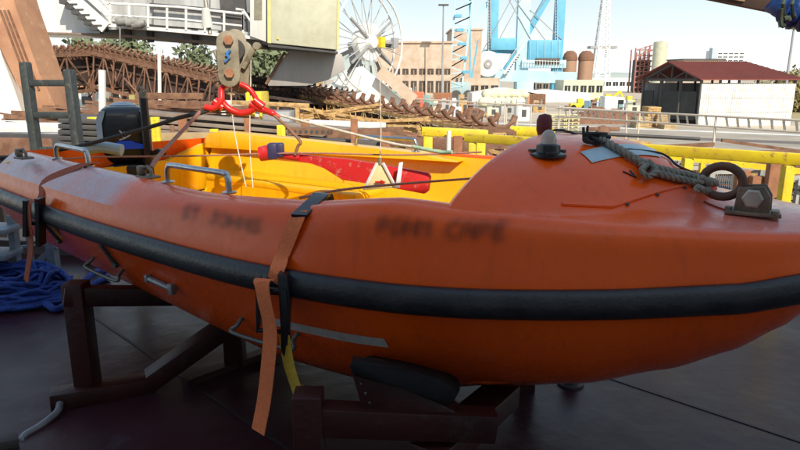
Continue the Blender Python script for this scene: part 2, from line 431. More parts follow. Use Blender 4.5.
# --- cockpit liner and gunwale cap
m = MB(); rows = []; m2 = {1: MB(), -1: MB()}; r2 = {1: [], -1: []}
kk = KD-.06
while kk < 4.41:
    h = hb(kk); _, i2 = insets(kk, h); w = h-i2
    def pp_(sd): g = zg(kk, sd); return [(w-.066, g-.012), (w-.072, g-.04), (w-.12, .98), (w-.16, .80), (w-.18, .775), (0, .77)]
    rows.append([(kk, t, z) for t, z in pp_(1)] + [(kk, -t, z) for t, z in pp_(-1)[::-1][1:]])
    for sd in (1,-1):
        g = zg(kk, sd); r2[sd].append([(kk, sd*t, z) for t, z in ((w-.001, g-.001), (w-.02, g+.006), (w-.045, g+.006), (w-.062, g-.004), (w-.064, g-.03))])
    kk += .08
m.grid(rows)
liner = m.build('cockpit_liner', LINER, boat, smooth=30, local=True)
for sd in (1,-1):
    m2[sd].grid(r2[sd]); m2[sd].build('gunwale', GEL, boat, smooth=60, local=True)
m = MB()
m.prism([(4.38,-.80,.775),(4.38,.80,.775),(4.38,.86,1.17),(4.38,.62,1.15),(4.38,.3,1.04),(4.38,-.3,1.04),(4.38,-.62,1.15),(4.38,-.86,1.17)], (.05,0,0), bev=.01)
m.build('transom', LINER, boat, local=True)
# forward bulkhead under the dome, seat box, far side aft coaming pod
m = MB(); m.box((1.06, 0, .95), (.02, 1.5, .38)); m.build('bulkhead', LINER, boat, local=True)
m = MB(); m.box((2.6, 0, .84), (1.1, .42, .14), bev=.03); m.build('seat', LINER, boat, local=True)
m = MB(); m.box((1.75, .05, .90), (.45,.6,.26), bev=.05); m.build('locker', LINER, boat, local=True)
# side bench on the far side
m = MB(); m.box((3.35,-.58,.93), (1.5,.32,.05), bev=.015); m.box((3.35,-.44,.85), (1.5,.025,.15)); m.build('bench', LINER, boat, local=True)
# raised aft coaming on the far side
m = MB(); pr = [(2.1,1.15),(2.4,1.192),(3.10,1.215),(4.2,1.262),(4.33,1.24),(4.40,1.12)]
for s in (0,):
    A = [(k, -(hb(k)-.17), z) for k, z in pr]; m.prism(A, (0,.13,0), bev=.012)
m.build('coaming', LINER, boat, local=True)
# --- grab rails
def grab(k0, k1, side, hgt=.085, inset=.20, r=.0135):
    m = MB(); pts = []
    y0 = side*(hb(k0)-inset); y1 = side*(hb(k1)-inset); z = (zg(k0,side)+zg(k1,side))/2+.004; d = .035*(1 if k1>k0 else -1)
    pts = [(k0,y0,z),(k0,y0,z+hgt*.6),(k0+d*.3,y0,z+hgt*.88),(k0+d,y0,z+hgt),((k0+k1)/2,(y0+y1)/2,z+hgt),(k1-d,y1,z+hgt),(k1-d*.3,y1,z+hgt*.88),(k1,y1,z+hgt*.6),(k1,y1,z)]
    pts = [Vector(pts[0]), Vector(pts[1])] + cr(pts[1:8], 5)[1:] + [Vector(pts[8])]
    m.tube(pts, r, 10); o = m.build('grab_rail', STEEL, boat, smooth=60, local=True)
    for kq, yq in ((k0,y0),(k1,y1)):
        f = MB(); f.lathe([(0,0),(.032,0),(.032,.006),(.018,.009),(0,.009)], (kq,yq,z+.002), 16); f.build('flange', STEEL, o, local=True)
grab(3.86, 3.42, 1); grab(2.62, 2.17, 1)
grab(2.95, 2.45, -1, inset=.24); grab(1.75, 1.25, -1, inset=.24)
# U handles and line fittings low on the near side
def uhandle(k0, k1, z, drop, r=.009):
    a = hull_pt(k0, 0, 1, 0, z=z); b = hull_pt(k1, 0, 1, 0, z=z)
    o_ = Vector((0,.05,0)); dn = Vector((0,.0,-drop))
    pts = [a, a+o_*.6+dn*.5, a+o_+dn, b+o_+dn, b+o_*.6+dn*.5, b]
    m = MB(); m.tube([pts[0]]+cr(pts[1:5],4)+[pts[5]], r, 8); m.build('side_handle', mat('dull_steel',(.16,.16,.16),(.10,.10,.10),rough=.5,metal=.5,scale=12), boat, smooth=60, local=True)
uhandle(3.25, 2.92, .76, .045); uhandle(2.02, 1.72, .72, .05)
for kq in (3.62, 2.93):
    m = MB(); a = hull_pt(kq,0,1,.012,z=.91); b = hull_pt(kq,0,1,.012,z=.80); m.beam(a,b,.025,.012); m.lathe([(0,-.01),(.018,-.01),(.018,.012),(0,.012)], b, 10, Matrix.Rotation(R(90),3,'X'))
    m.build('lifeline_bracket', DKGREY, boat, local=True)
# corroded clamp fitting
m = MB(); a = hull_pt(2.60,0,1,.02,z=.805); b = hull_pt(2.42,0,1,.02,z=.79); m.tube([a,b],.014,8); m.box(b,(.03,.03,.05),bev=.004); m.box(a,(.02,.03,.035),bev=.003)
m.build('line_cleat', GALV, boat, local=True)
# reflective strips
def hull_strip(k0, k1, z0, z1, name, mt, out=.003, n=16):
    m = MB(); rows = []
    for i in range(n+1):
        k = k0+(k1-k0)*i/n
        rows.append([hull_pt(k,0,1,out,z=z0+(z1-z0)*j/3) for j in range(4)])
    m.grid(rows); return m.build(name, mt, boat, local=True)
TAPE = mat('reflective_tape', (.62,.60,.58), (.46,.44,.42), rough=.4, scale=30)
hull_strip(1.85, 1.33, .735, .78, 'reflective_strip', TAPE)
TAPEB = mat('reflective_tape_blue', (.42,.56,.62), (.34,.48,.54), rough=.3, scale=22)
def deck_pt_px(px, py, off=.004):
    """hit the foredeck along a viewing ray, return boat-local point"""
    d = ray(px, py).normalized(); o = Vector((0,0,HC)); s = 1.5
    while s < 4.5:
        w = o+d*s; l = BMI @ w
        if l.x > -.1 and abs(l.y) < max(.01, hb(l.x)-.1) and l.z < deck_z(l.x, l.y)+off: return Vector((l.x, l.y, deck_z(l.x,l.y)+off))
        s += .002
    return None
# reflective panel on the dome
c = [deck_pt_px(*q) for q in ((580,152),(654,149),(661,157),(592,163))]
if all(c):
    m = MB(); rows = []
    for i in range(13):
        r_ = []
        for j in range(7):
            a = c[0].lerp(c[1], i/12); b_ = c[3].lerp(c[2], i/12); p = a.lerp(b_, j/6); r_.append((p.x,p.y,deck_z(p.x,p.y)+.004))
        rows.append(r_)
    m.grid(rows); m.build('reflective_panel', TAPEB, boat, local=True)
# hatch ridge with screws
def on_deck(k, t, off=0): return Vector((k, t, deck_z(k,t)+off))
a = deck_pt_px(590,211); b = deck_pt_px(612,206); c_ = deck_pt_px(716,188) or deck_pt_px(710,192) or deck_pt_px(700,197); a2 = deck_pt_px(562,204)
if a and b and c_:
    m = MB(); pts = []
    for (p,q) in ((a2 or a, b),(b, c_)):
        for i in range(11):
            v = p.lerp(q, i/10); pts.append(on_deck(v.x, v.y, .002))
    m.tube(pts, .007, 6); o = m.build('deck_seam', GEL, boat, local=True)
    for f in (.15,.42,.68,.92):
        v = b.lerp(c_, f); q = MB(); q.lathe([(0,0),(.008,0),(.006,.006),(0,.007)], on_deck(v.x, v.y+.02, .002), 10); q.build('screw', DKGREY, o, local=True)
# hatch plate crack line
a = deck_pt_px(704,201); b = deck_pt_px(728,210)
m = MB(); m.tube([on_deck(a.lerp(b,i/6).x, a.lerp(b,i/6).y, .001) for i in range(7)], .004, 6); m.build('deck_seam', mat('red_line', (.3,.03,.01)), boat, local=True)
# black V mark
def mark(p1, p2):
    a = deck_pt_px(*p1); b = deck_pt_px(*p2); m.tube([on_deck(a.lerp(b,i/5).x, a.lerp(b,i/5).y, .002) for i in range(6)], .0035, 5)
m = MB(); mark((623,171),(636,177)); mark((636,177),(630,170)); m.build('painted_mark', BLACKP, boat, local=True)
# nav light
lp = deck_pt_px(548,153); 
lz = lp.z-.012
nl = MB(); nl.lathe([(0,0),(.068,0),(.068,.010),(.047,.016),(.044,.042),(.036,.047),(0,.047)], (lp.x,lp.y,lz), 28)
for a in range(3): nl.box((lp.x+.06*math.cos(a*2.1),lp.y+.06*math.sin(a*2.1),lz+.015),(.03,.03,.016),rz=a*2.1,bev=.003)
base = nl.build('light_base', BLACKP, boat, smooth=40, local=True)
dome = MB(); dome.lathe([(.030,0),(.030,.016),(.026,.036),(.018,.046),(.010,.052),(0,.054)], (lp.x,lp.y,lz+.045), 24)
dome.build('lens', mat('lamp_lens', (.62,.60,.54), (.45,.43,.38), rough=.15, scale=12, trans=.35), base, smooth=60, local=True)
# red padded grip behind light
v = BMI @ P(543,150,2.95); m = MB(); zz = deck_z(min(v.x,1.1), v.y)
m.lathe([(0,0),(.028,.005),(.036,.03),(.036,.075),(.026,.098),(0,.105)], (v.x, v.y, zz-.02), 18)
m.build('padded_post', mat('maroon_pad', (.13,.02,.03), (.09,.02,.025), rough=.7, scale=20), boat, smooth=60, local=True)
# --- bow bitt / tow release
fp = deck_pt_px(752,214)
fb = thing('towing_ring', '', '', (0,0,0)); bpy.data.objects.remove(fb)
IRON = mat('weathered_iron', (.25,.20,.155), (.14,.105,.08), rough=.55, metal=.4, scale=18, c3=(.16,.09,.06), s3=30)
def fit(px, py, z): pass
cx, cy = fp.x, fp.y; z0 = fp.z
m = MB(); m.box((cx, cy, z0+.008), (.17,.10,.014), rz=R(8), bev=.003)
br = m.build('bow_bracket', IRON, boat, local=True)
for dy in (.032,-.032):
    m = MB(); m.prism([(cx-.055,cy+dy-.005,z0+.014),(cx+.055,cy+dy-.005,z0+.014),(cx+.05,cy+dy-.005,z0+.095),(cx-.03,cy+dy-.005,z0+.105),(cx-.052,cy+dy-.005,z0+.07)], (0,.010,0), bev=.003); m.build('cheek_plate', IRON, br, local=True)
m = MB(); m.tube([(cx,cy-.05,z0+.062),(cx,cy+.05,z0+.062)], .022, 14); m.lathe([(0,0),(.034,0),(.034,.012),(.028,.016),(0,.016)], (cx,cy+.041,z0+.062), 6, Matrix.Rotation(R(-90),3,'X')); m.build('pin', mat('worn_pin',(.5,.45,.38),(.35,.3,.25),rough=.5,metal=.4,scale=20), br, local=True)
m = MB(); rc = Vector((cx+.105, cy, z0+.105)); ringp = []
for i in range(22):
    a = 2*pi*i/22; ringp.append(rc + Vector((math.cos(a)*.065, .0, math.sin(a)*.055)))
m.tube(ringp, .0155, 10, closed=True); m.build('tow_ring', mat('rusty_ring', (.15,.075,.05), (.09,.05,.04), rough=.6, metal=.3, scale=20), br, smooth=60, local=True)
for dx in (-.07,.07):
    m = MB(); m.lathe([(0,0),(.011,0),(.011,.010),(0,.010)], (cx+dx, cy+.035, z0+.014), 6); m.build('bolt', IRON, br, local=True)
# near side sling eyes
for px, py, Y in ((24,158,4.0),(148,176,3.05)):
    v = BMI @ G(px, py, 1.22); zz = zg(v.x)+.007
    m = MB(); m.box((v.x,v.y,zz),(.11,.07,.012),bev=.003); m.tube([(v.x-.03,v.y,zz),(v.x-.03,v.y,zz+.03),(v.x,v.y,zz+.05),(v.x+.03,v.y,zz+.03),(v.x+.03,v.y,zz)], .009, 8); m.box((v.x+.035,v.y+.01,zz+.03),(.04,.035,.045),bev=.008)
    m.build('sling_eye', IRON, boat, smooth=50, local=True)
# --- outboard motor (its own thing clamped on transom)
MK = 4.42
mo = P(125,130,4.85)
motor = thing('outboard_motor', 'black outboard motor with blue trim clamped on the stern of the orange boat', 'boat motor', (mo.x, mo.y, .76), R(22)); motor.scale = (1.1, 1.05, 1.1)
def ring_sq(w, d, z, cx=0, n=32, e=.30):
    out = []
    for i in range(n):
        a = 2*pi*i/n; c0, s0 = math.cos(a), math.sin(a)
        out.append((math.copysign(abs(c0)**e, c0)*w/2, cx+math.copysign(abs(s0)**e, s0)*d/2, z))
    return out
m = MB(); prof = [(.20,.30,.26),(.27,.38,.30),(.315,.44,.36),(.325,.47,.45),(.32,.47,.54),(.30,.45,.595),(.27,.41,.63),(.22,.34,.648),(.12,.2,.655)]
V = m.grid([ring_sq(w,d,z) for w,d,z in prof], closed=True); m.bm.faces.new(V[0]); m.bm.faces.new(V[-1])
cowl = m.build('cowl', mat('motor_cowl', (.010,.012,.017), (.016,.018,.024), rough=.28, scale=5, coat=.3), motor, smooth=50, local=True)
BLUT = mat('motor_blue', (.01,.09,.75), (.012,.1,.8), rough=.3, scale=5)
m = MB(); m.prism([(-.115,-.246,.375),(.115,-.246,.375),(.125,-.246,.40),(.06,-.246,.415),(.04,-.246,.43),(-.04,-.246,.43),(-.06,-.246,.415),(-.125,-.246,.40)], (0,.02,0)); m.build('blue_trim', BLUT, cowl, local=True)
LOGO = mat('logo_grey', (.55,.56,.58), (.5,.5,.5), rough=.4)
m = MB()
for pts in ([(-.03,.50),(-.01,.475),(.01,.47)], [(-.045,.45),(-.02,.462),(.0,.45),(.03,.462)], [(-.035,.437),(.0,.447),(.04,.472)], [(.0,.49),(-.005,.46)]):
    m.tube([(x,-.238,z) for x,z in pts], .0045, 5)
m.build('logo', LOGO, cowl, local=True)
SILV = mat('motor_silver', (.34,.40,.47), (.45,.5,.55), rough=.3, scale=6)
for sx in (-1,1):
    m = MB(); m.prism([(sx*.132,-.243,.36),(sx*.168,-.215,.36),(sx*.166,-.205,.57),(sx*.14,-.215,.625),(sx*.105,-.222,.628),(sx*.115,-.242,.59),(sx*.130,-.246,.55)], (0,.03,0)); m.build('side_trim', SILV, cowl, local=True)
m = MB(); m.lathe([(0,0),(.07,0),(.09,.012),(.05,.03),(0,.034)], (0,-.02,.645), 24); m.build('top_cap', SILV, cowl, local=True)
m = MB(); m.box((0,0,.14),(.16,.20,.30),bev=.03); m.box((0,-.16,.22),(.24,.16,.10),bev=.02); m.build('midsection', BLACKP, motor, local=True)
m = MB(); m.box((0,.03,-.2),(.09,.16,.46),bev=.03); m.lathe([(0,-.12),(.05,-.1),(.06,0),(.05,.14),(0,.2)], (0,.06,-.42), 16, Matrix.Rotation(R(90),3,'X')); m.build('lower_leg', BLACKP, motor, smooth=50, local=True)
m = MB()
for q in range(3): m.box((.05*math.cos(q*2.09),.28,-.42+.05*math.sin(q*2.09)),(.10,.012,.06),M=Matrix.Rotation(-q*2.09,3,'Y')@Matrix.Rotation(.5,3,'X'),bev=.004)
m.build('propeller', BLACKP, motor, local=True)
m = MB(); m.tube(cr([(.10,-.2,.28),(.16,-.34,.34),(.20,-.5,.38),(.22,-.62,.38)],4), .02, 10); m.build('tiller', BLACKP, motor, local=True)

# black post beside the motor
bp_ = P(149,160,4.55); t_ = P(146,98,4.6)
t = thing('stern_post', 'thin black post standing upright beside the outboard motor', 'post', (bp_.x, bp_.y, .98))
m = MB(); m.tube([(bp_.x,bp_.y,.98),(bp_.x,bp_.y,t_.z)], .03, 10); m.build('pole', BLACKP, t)
m = MB(); m.box((bp_.x,bp_.y,t_.z+.02),(.05,.05,.05),bev=.01); m.tube(cr([(bp_.x,bp_.y,t_.z),(bp_.x+.03,bp_.y-.03,t_.z+.05),(bp_.x-.01,bp_.y-.03,t_.z+.08)],4),.01,6); m.build('rope_tie', ROPEG, t)
# fuel hose and bits near the motor
q = P(100,147,4.3)
tag(MB().tube(cr([P(84,150,4.3),P(100,147,4.3),P(122,150,4.3)],5), .04, 10).build('rolled_fender', mat('light_blue_pvc', (.35,.45,.5), (.3,.4,.45), rough=.5)), 'pale blue rolled bundle lying left of the outboard motor', 'bundle')

# --- lettering on the hull (soft worn ink)
FONT = {'P':["11110","10001","10001","11110","10000","10000","10000"],'O':["01110","10001","10001","10001","10001","10001","01110"],
'N':["10001","11001","10101","10011","10001","10001","10001"],'A':["01110","10001","10001","11111","10001","10001","10001"],
'C':["01111","10000","10000","10000","10000","10000","01111"],'E':["11111","10000","10000","11110","10000","10000","11111"],
'S':["01111","10000","10000","01110","00001","00001","11110"],'T':["11111","00100","00100","00100","00100","00100","00100"],
'J':["00111","00010","00010","00010","00010","10010","01100"],'H':["10001","10001","10001","11111","10001","10001","10001"],
'M':["10001","11011","10101","10001","10001","10001","10001"],'F':["11111","10000","10000","11110","10000","10000","10000"],
'R':["11110","10001","10001","11110","10100","10010","10001"],' ':["00000"]*7,'.':["00000"]*5+["01000","01000"]}
def ink_patch(text, k0, k1, z0, z1, blur):
    W = len(text)*6-1; nx, nz = 150, 26; pad = .12
    def val(u, v):
        x = (u*(1+2*pad)-pad)*W; y = (v*1.7-.35)*7; s = 0; wsum = 0
        for dx in range(-2,3):
            for dy in range(-2,3):
                w = math.exp(-(dx*dx+dy*dy)/2.5); xx = x+dx*blur; yy = y+dy*blur; wsum += w
                if 0 <= xx < W and 0 <= yy < 7:
                    ci = int(xx)//6; cxx = int(xx)%6
                    if cxx < 5 and FONT[text[ci]][int(yy)][cxx] == '1': s += w
        return s/wsum
    m = MB(); rows = []; vals = []
    for i in range(nx+1):
        k = k0+(k1-k0)*i/nx; row = []
        for j in range(nz+1):
            z = z1-(z1-z0)*j/nz; row.append(hull_pt(k,0,1,.0022,z=z)); vals.append(val(i/nx, j/nz))
        rows.append(row)
    m.grid(rows); o = m.build('lettering', GELN, boat, smooth=0, local=True, recalc=True)
    o.data.polygons.foreach_set('use_smooth', [True]*len(o.data.polygons))
    a = o.data.attributes.new('ink', 'FLOAT', 'POINT'); a.data.foreach_set('value', vals)
    return o
ink_patch('PONM CAPE', 1.37, .885, 1.16, 1.25, 1.15)
ink_patch('ST JOHNS', 2.33, 1.75, 1.11, 1.192, 1.15)

# ================================================================== STRAPS
STRAPO = mat('orange_webbing', (.95,.25,.085), (.82,.19,.065), rough=.85, scale=90, bump=.5, bscale=300)
STRAPD = mat('dull_red_webbing', (.42,.10,.05), (.32,.08,.04), rough=.85, scale=90, bump=.4, bscale=300)
STRAPY = mat('olive_webbing', (.62,.42,.04), (.45,.31,.04), rough=.85, scale=60)
def ribbon(pts, w, mt, name, parent, wdir=None, th=.003, n=6):
    """flat webbing through world points, width along wdir"""
    pts = cr(pts, n); m = MB(); rows = []
    for i, p in enumerate(pts):
        d = (pts[min(i+1,len(pts)-1)]-pts[max(i-1,0)]).normalized()
        wd = Vector(wdir) - d*Vector(wdir).dot(d); wd.normalize(); nn = d.cross(wd)
        rows.append([p-wd*w/2-nn*th/2, p+wd*w/2-nn*th/2, p+wd*w/2+nn*th/2, p-wd*w/2+nn*th/2])
    V = m.grid(rows, closed=True); m.bm.faces.new(V[0]); m.bm.faces.new(V[-1])
    return m.build(name, mt, parent, smooth=40)
adir = B(1,0,0)-B(0,0,0)
def bl(px, py, out, kguess):
    """world point just outside the near side of the hull along a viewing ray"""
    d = ray(px, py).normalized(); s = 1.5; o = Vector((0,0,HC))
    while s < 6:
        l = BMI @ (o+d*s); h = hb(l.x)
        if l.z < zg(l.x)-.005 and l.z > .34:
            pt = hull_pt(l.x, 0, 1, out, z=max(l.z, zk(l.x)+.005))
            lim = pt.y + (.036 if abs(l.z-.97) < .05 else 0)
            if l.y < lim: return o+d*(s-.002)
        elif l.z <= zg(l.x)+.01 and l.y < h-.15: return o+d*(s-.004)
        s += .003
    return o+d*2.4
s1 = thing('ratchet_strap', 'bright orange webbing strap with hanging tail over the middle of the boat side', 'strap', bl(275,330,.02,0), group='orange lashing straps')
top = [bl(300,211,.018,0), bl(297,219,.018,0), bl(293,228,.014,0), bl(289,238,.010,0), bl(285,248,.008,0), bl(281,258,.010,0), bl(277,271,.010,0), bl(274,282,.012,0)]
ribbon(top, .066, STRAPO, 'webbing', s1, wdir=adir)
kS = (BMI @ bl(301,209,0,0)).x; over = [B(kS+.03,hb(kS)-.255,1.14), B(kS+.03,hb(kS)-.245,zg(kS)+.0), B(kS+.02,hb(kS)-.21,zg(kS)+.018), B(kS,hb(kS)-.165,zg(kS)+.014), bl(299,216,.022,0)]
ribbon(over, .066, BLACKP, 'chafe_sleeve', s1, wdir=adir, th=.012)
e = bl(266,285,.05,0)
cl = e - ray(266,285).normalized()*.03
tail = [P(266,279,cl.y+.03), P(262,283,cl.y-.01), P(264,300,cl.y-.02), P(270,330,cl.y-.01), P(268,365,cl.y), P(264,400,cl.y+.01), P(258,432,cl.y)]
ribbon(tail, .068, STRAPO, 'strap_tail', s1, wdir=adir)
m = MB(); yr = cl.y
m.prism([P(255,284,yr+.02),P(259,280,yr+.02),P(260,325,yr+.02),P(256,335,yr+.02)], (0,.05,0), bev=.004)
m.prism([P(277,274,yr),P(287,276,yr),P(290,300,yr),P(288,346,yr),P(281,346,yr),P(279,300,yr)], (0,.05,0), bev=.005)
m.tube([P(256,330,yr+.03), P(288,332,yr+.03)], .008, 8); m.tube([P(256,290,yr+.03), P(288,292,yr+.03)], .014, 10)
m.build('ratchet', BLACKP, s1)
m = MB(); m.prism([P(280,290,yr-.012),P(286,290,yr-.012),P(291,340,yr+.01),P(286,360,yr+.01),P(281,352,yr+.01)], (0,.01,0), bev=.003); m.build('ratchet_handle', BLACKP, s1)
low = [P(284,335,yr+.015), P(289,365,yr+.0), P(299,396,yr-.02)]
ribbon(low, .055, STRAPY, 'lower_strap', s1, wdir=adir)
m = MB(); q0 = P(303,394,yr+.03); m.lathe([(0,-.03),(.026,-.03),(.026,.03),(0,.03)], q0, 18, Matrix.Rotation(R(90),3,'X')); m.build('hook', IRON, s1)

s2 = thing('ratchet_strap', 'dull red webbing strap with black ratchet near the stern at the left edge', 'strap', bl(35,215,.02,0), group='orange lashing straps')
ribbon([B(3.42,hb(3.42)-.26,1.23), B(3.42,hb(3.42)-.17,1.228), bl(46,180,.006,0), bl(42,192,.006,0), bl(38,203,.006,0)], .05, STRAPD, 'webbing', s2, wdir=adir)
yr = bl(32,215,.03,0).y-.03
ribbon([P(36,200,yr), P(29,204,yr-.02), P(29,222,yr-.02), P(31,245,yr), P(28,268,yr+.02), P(26,281,yr+.03)], .05, STRAPD, 'strap_tail', s2, wdir=adir)
m = MB(); m.beam(P(27,200,yr),P(27,236,yr),.02,.05); m.beam(P(40,198,yr),P(41,245,yr),.02,.07); m.beam(P(25,222,yr),P(42,224,yr),.02,.02); m.build('ratchet', BLACKP, s2)
ribbon([P(50,225,yr), P(62,238,yr+.1), P(78,256,yr+.3)], .035, STRAPY, 'lower_strap', s2, wdir=adir)

# ================================================================== CRADLE
cr_ = thing('boat_cradle', 'dark red welded steel cradle with black bilge pads holding up the orange boat', 'cradle', G(330,430))
def stand(): pass
# rear frame
fa = G(90,398); fa = Vector((fa.x, fa.y, 0)); fb_ = G(236,365); fb_.z = 0
ztop = .60
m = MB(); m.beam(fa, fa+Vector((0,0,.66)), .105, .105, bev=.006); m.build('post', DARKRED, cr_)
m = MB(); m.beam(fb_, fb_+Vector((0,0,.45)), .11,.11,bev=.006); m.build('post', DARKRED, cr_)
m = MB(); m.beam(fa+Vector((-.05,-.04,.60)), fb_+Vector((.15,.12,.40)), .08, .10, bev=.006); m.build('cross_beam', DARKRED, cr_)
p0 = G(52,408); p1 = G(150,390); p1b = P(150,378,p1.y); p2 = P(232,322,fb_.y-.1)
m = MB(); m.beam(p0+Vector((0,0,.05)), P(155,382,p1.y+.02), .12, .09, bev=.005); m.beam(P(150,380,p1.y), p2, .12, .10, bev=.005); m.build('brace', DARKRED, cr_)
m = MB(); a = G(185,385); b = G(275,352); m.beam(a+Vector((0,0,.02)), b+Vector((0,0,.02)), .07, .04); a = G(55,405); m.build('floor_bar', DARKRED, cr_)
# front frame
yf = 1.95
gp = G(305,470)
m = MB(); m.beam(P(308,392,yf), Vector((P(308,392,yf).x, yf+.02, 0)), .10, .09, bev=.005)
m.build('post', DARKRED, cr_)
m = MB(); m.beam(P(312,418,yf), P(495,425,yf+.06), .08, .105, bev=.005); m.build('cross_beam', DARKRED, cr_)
m = MB(); m.beam(P(505,392,2.50), P(425,462,1.95), .14, .10, bev=.006); m.beam(P(425,462,1.95), G(395,486)+Vector((0,0,.03)), .14,.1,bev=.006); m.build('brace', DARKRED, cr_)
m = MB(); pv = [P(350,368,yf), P(382,372,yf), P(455,412,yf+.03), P(470,425,yf+.03), P(372,425,yf), P(362,408,yf)]
m.prism(pv, (0,.10,0), bev=.004); gs = m.build('gusset', DARKRED, cr_)
m = MB()
for i in range(5):
    c = P(357+4.2*i, 374+9.5*i, yf-.004); m.lathe([(0,0),(.0055,0),(.0045,.004),(0,.005)], c, 8, Matrix.Rotation(R(90),3,'X'))
m.build('bolts', STEEL, gs)
# black pad following the bilge
m = MB()
for i in range(1): pass
pa = [P(348,366,yf-.04), P(352,360,yf-.04), P(400,368,yf-.02), P(440,379,yf), P(453,388,yf), P(455,402,yf), P(444,406,yf), P(400,388,yf-.02), P(352,376,yf-.04)]
m.prism(pa, (.05,.30,-.12), bev=.012); m.build('bilge_pad', mat('matte_rubber', (.008,.008,.010),(.014,.013,.014),rough=.75,scale=9,spec=.25), cr_)
m = MB(); a = P(470,418,2.05); m.prism([P(452,418,2.0), P(488,418,2.05), P(492,408,2.12), P(463,405,2.08)], (0,.02,-.02)); m.build('wedge', mat('bare_wood', (.30,.28,.24), (.22,.2,.17), rough=.9), cr_)
# keel support posts
c0 = G(575,392); 
t = thing('deck_stub', 'short dark steel stub standing on the deck under the bow', 'post', c0)
m = MB(); m.tube([c0+Vector((0,.1,0)), c0+Vector((0,.1,.12))], .045, 14); m.build('pipe', DKGREY, t); m = MB(); m.lathe([(0,0),(.075,0),(.075,.012),(0,.012)], c0+Vector((0,.1,.001)), 18); m.build('flange', DKGREY, t)
# hidden aft saddle under hull so the boat is carried
for k in (1.35, 3.3):
    m = MB(); c = B(k, -.35, 0); zc = .34
    m.beam(c, c+Vector((0,0,.42)), .1, .1); m.beam(B(k,-.5,.32), B(k,.15,.29), .1,.08); m.build('saddle', DARKRED, cr_)

# lashing bar lower left
t = thing('lashing_bar', 'grey steel lashing bar with bent end lying on the deck at the lower left corner', 'bar', G(45,430))
m = MB(); m.tube(cr([P(60,403,2.95), P(57,412,2.9), P(40,426,2.8), P(24,436,2.72), P(22,445,2.68)],5), .018, 10); m.build('handle', GALV, t)
m = MB(); m.beam(P(18,440,2.66), P(-30,448,2.55), .08,.05, bev=.01); m.build('clamp', DKGREY, t)
m = MB(); m.tube(cr([P(30,440,2.7),P(60,436,2.75),P(80,428,2.9)],4),.008,6); m.build('lever', DKGREY, t)

# ================================================================== BLUE ROPE COIL
t = thing('rope_coil', 'heap of bright blue mooring rope coiled on the deck below the stern', 'rope', G(30,300))
m = MB(); c = G(22,300); rng = random.Random(3)
for strand in range(4):
    pts = []; ph = strand*1.7
    for i in range(150):
        a = i*.37+ph; rr = .20+.30*abs(math.sin(i*.061+ph))+.05*rng.random()
        hgt = max(0, 1-(rr/.56)**2)*.10+.17*math.exp(-((rr-.33)/.12)**2)
        pts.append((c.x-.18+1.25*rr*math.cos(a)+.03*rng.uniform(-1,1), c.y+.05+.66*rr*math.sin(a)+.02*rng.uniform(-1,1), .02+hgt*(.35+.65*rng.random())))
    m.tube(cr(pts,2), .017, 6)
m.build('coil', ROPEB, t, smooth=80)
m = MB(); m.tube(cr([c+Vector((.4,.15,.04)), G(72,300)+Vector((0,0,.05)), G(95,282)+Vector((0,0,.08)), G(105,275)+Vector((0,0,.03))],6), .026, 7)
m.tube(cr([c+Vector((.3,-.2,.04)), G(60,312)+Vector((0,0,.03)), G(88,292)+Vector((0,0,.04)), G(108,280)+Vector((0,0,.03))],6), .026, 7); m.build('loose_end', ROPEB, t, smooth=80)
a = P(84,285,4.3)
tag(MB().prism([P(70,295,4.3),P(76,296,4.3),P(80,276,4.5),P(74,274,4.5),P(72,284,4.4)], (0,.02,.0), bev=.005).build('fabric_scrap', mat('beige_cloth', (.38,.33,.22), (.3,.26,.18), rough=.9)), 'beige strip of cloth beside the blue rope heap', 'cloth')

# ================================================================== HOOK BLOCK, SHACKLES, SLINGS
YB = 3.95
blk = thing('hook_block', 'worn grey cheek block with twin pins hanging on a wire above the boat', 'pulley block', P(232,60,YB))
BLKM = mat('block_paint', (.34,.30,.22), (.20,.17,.12), rough=.5, scale=10, c3=(.10,.085,.065), s3=16)
def stadium(px0, py0, px1, py1, w, Y, n=8):
    a = P(px0,py0,Y); b = P(px1,py1,Y); d = (b-a).normalized(); nrm = Vector((d.z,0,-d.x)); out = []
    base = math.atan2(nrm.z, nrm.x)
    for i in range(n+1):
        an = base - pi*i/n; out.append(a+Vector((math.cos(an),0,math.sin(an)))*w)
    for i in range(n+1):
        an = base + pi - pi*i/n; out.append(b+Vector((math.cos(an),0,math.sin(an)))*w)
    return out
m = MB(); m.prism(stadium(227,42,229,76,.066,YB-.05), (0,.014,0), bev=.004); ch = m.build('front_cheek', BLKM, blk)
m = MB(); m.prism(stadium(235,40,241,83,.066,YB+.06), (0,.014,0), bev=.004); m.build('rear_cheek', BLKM, blk)
m = MB(); m.prism(stadium(243,50,239,82,.055,YB+.02), (0,.02,0), bev=.004); m.build('middle_plate', BLKM, blk)
for q in ((228,40),(229,73)):
    m = MB(); m.lathe([(0,-.02),(.024,-.02),(.024,.14),(0,.14)], P(q[0],q[1],YB-.05), 14, Matrix.Rotation(R(-90),3,'X')); m.lathe([(0,0),(.03,0),(.03,.012),(0,.012)], P(q[0],q[1],YB-.075), 6, Matrix.Rotation(R(-90),3,'X')); m.build('pin', mat('copper_rust', (.45,.22,.12), (.3,.14,.08), rough=.5, scale=20), blk)
m = MB()
for s in (R(0),): m.lathe([(0,-.02),(.07,-.02),(.055,0),(.07,.02),(0,.02)], P(233,50,YB), 24, Matrix.Rotation(R(90),3,'X')); 
m.build('sheave', DKGREY, blk)
m = MB(); m.tube([P(243,68,YB), P(252,52,YB), P(256,46,YB)], .016, 8); m.lathe([(0,-.02),(.022,-.02),(.022,.02),(0,.02)], P(257,46,YB), 12, Matrix.Rotation(R(90),3,'X')); m.build('lever_arm', BLKM, blk)
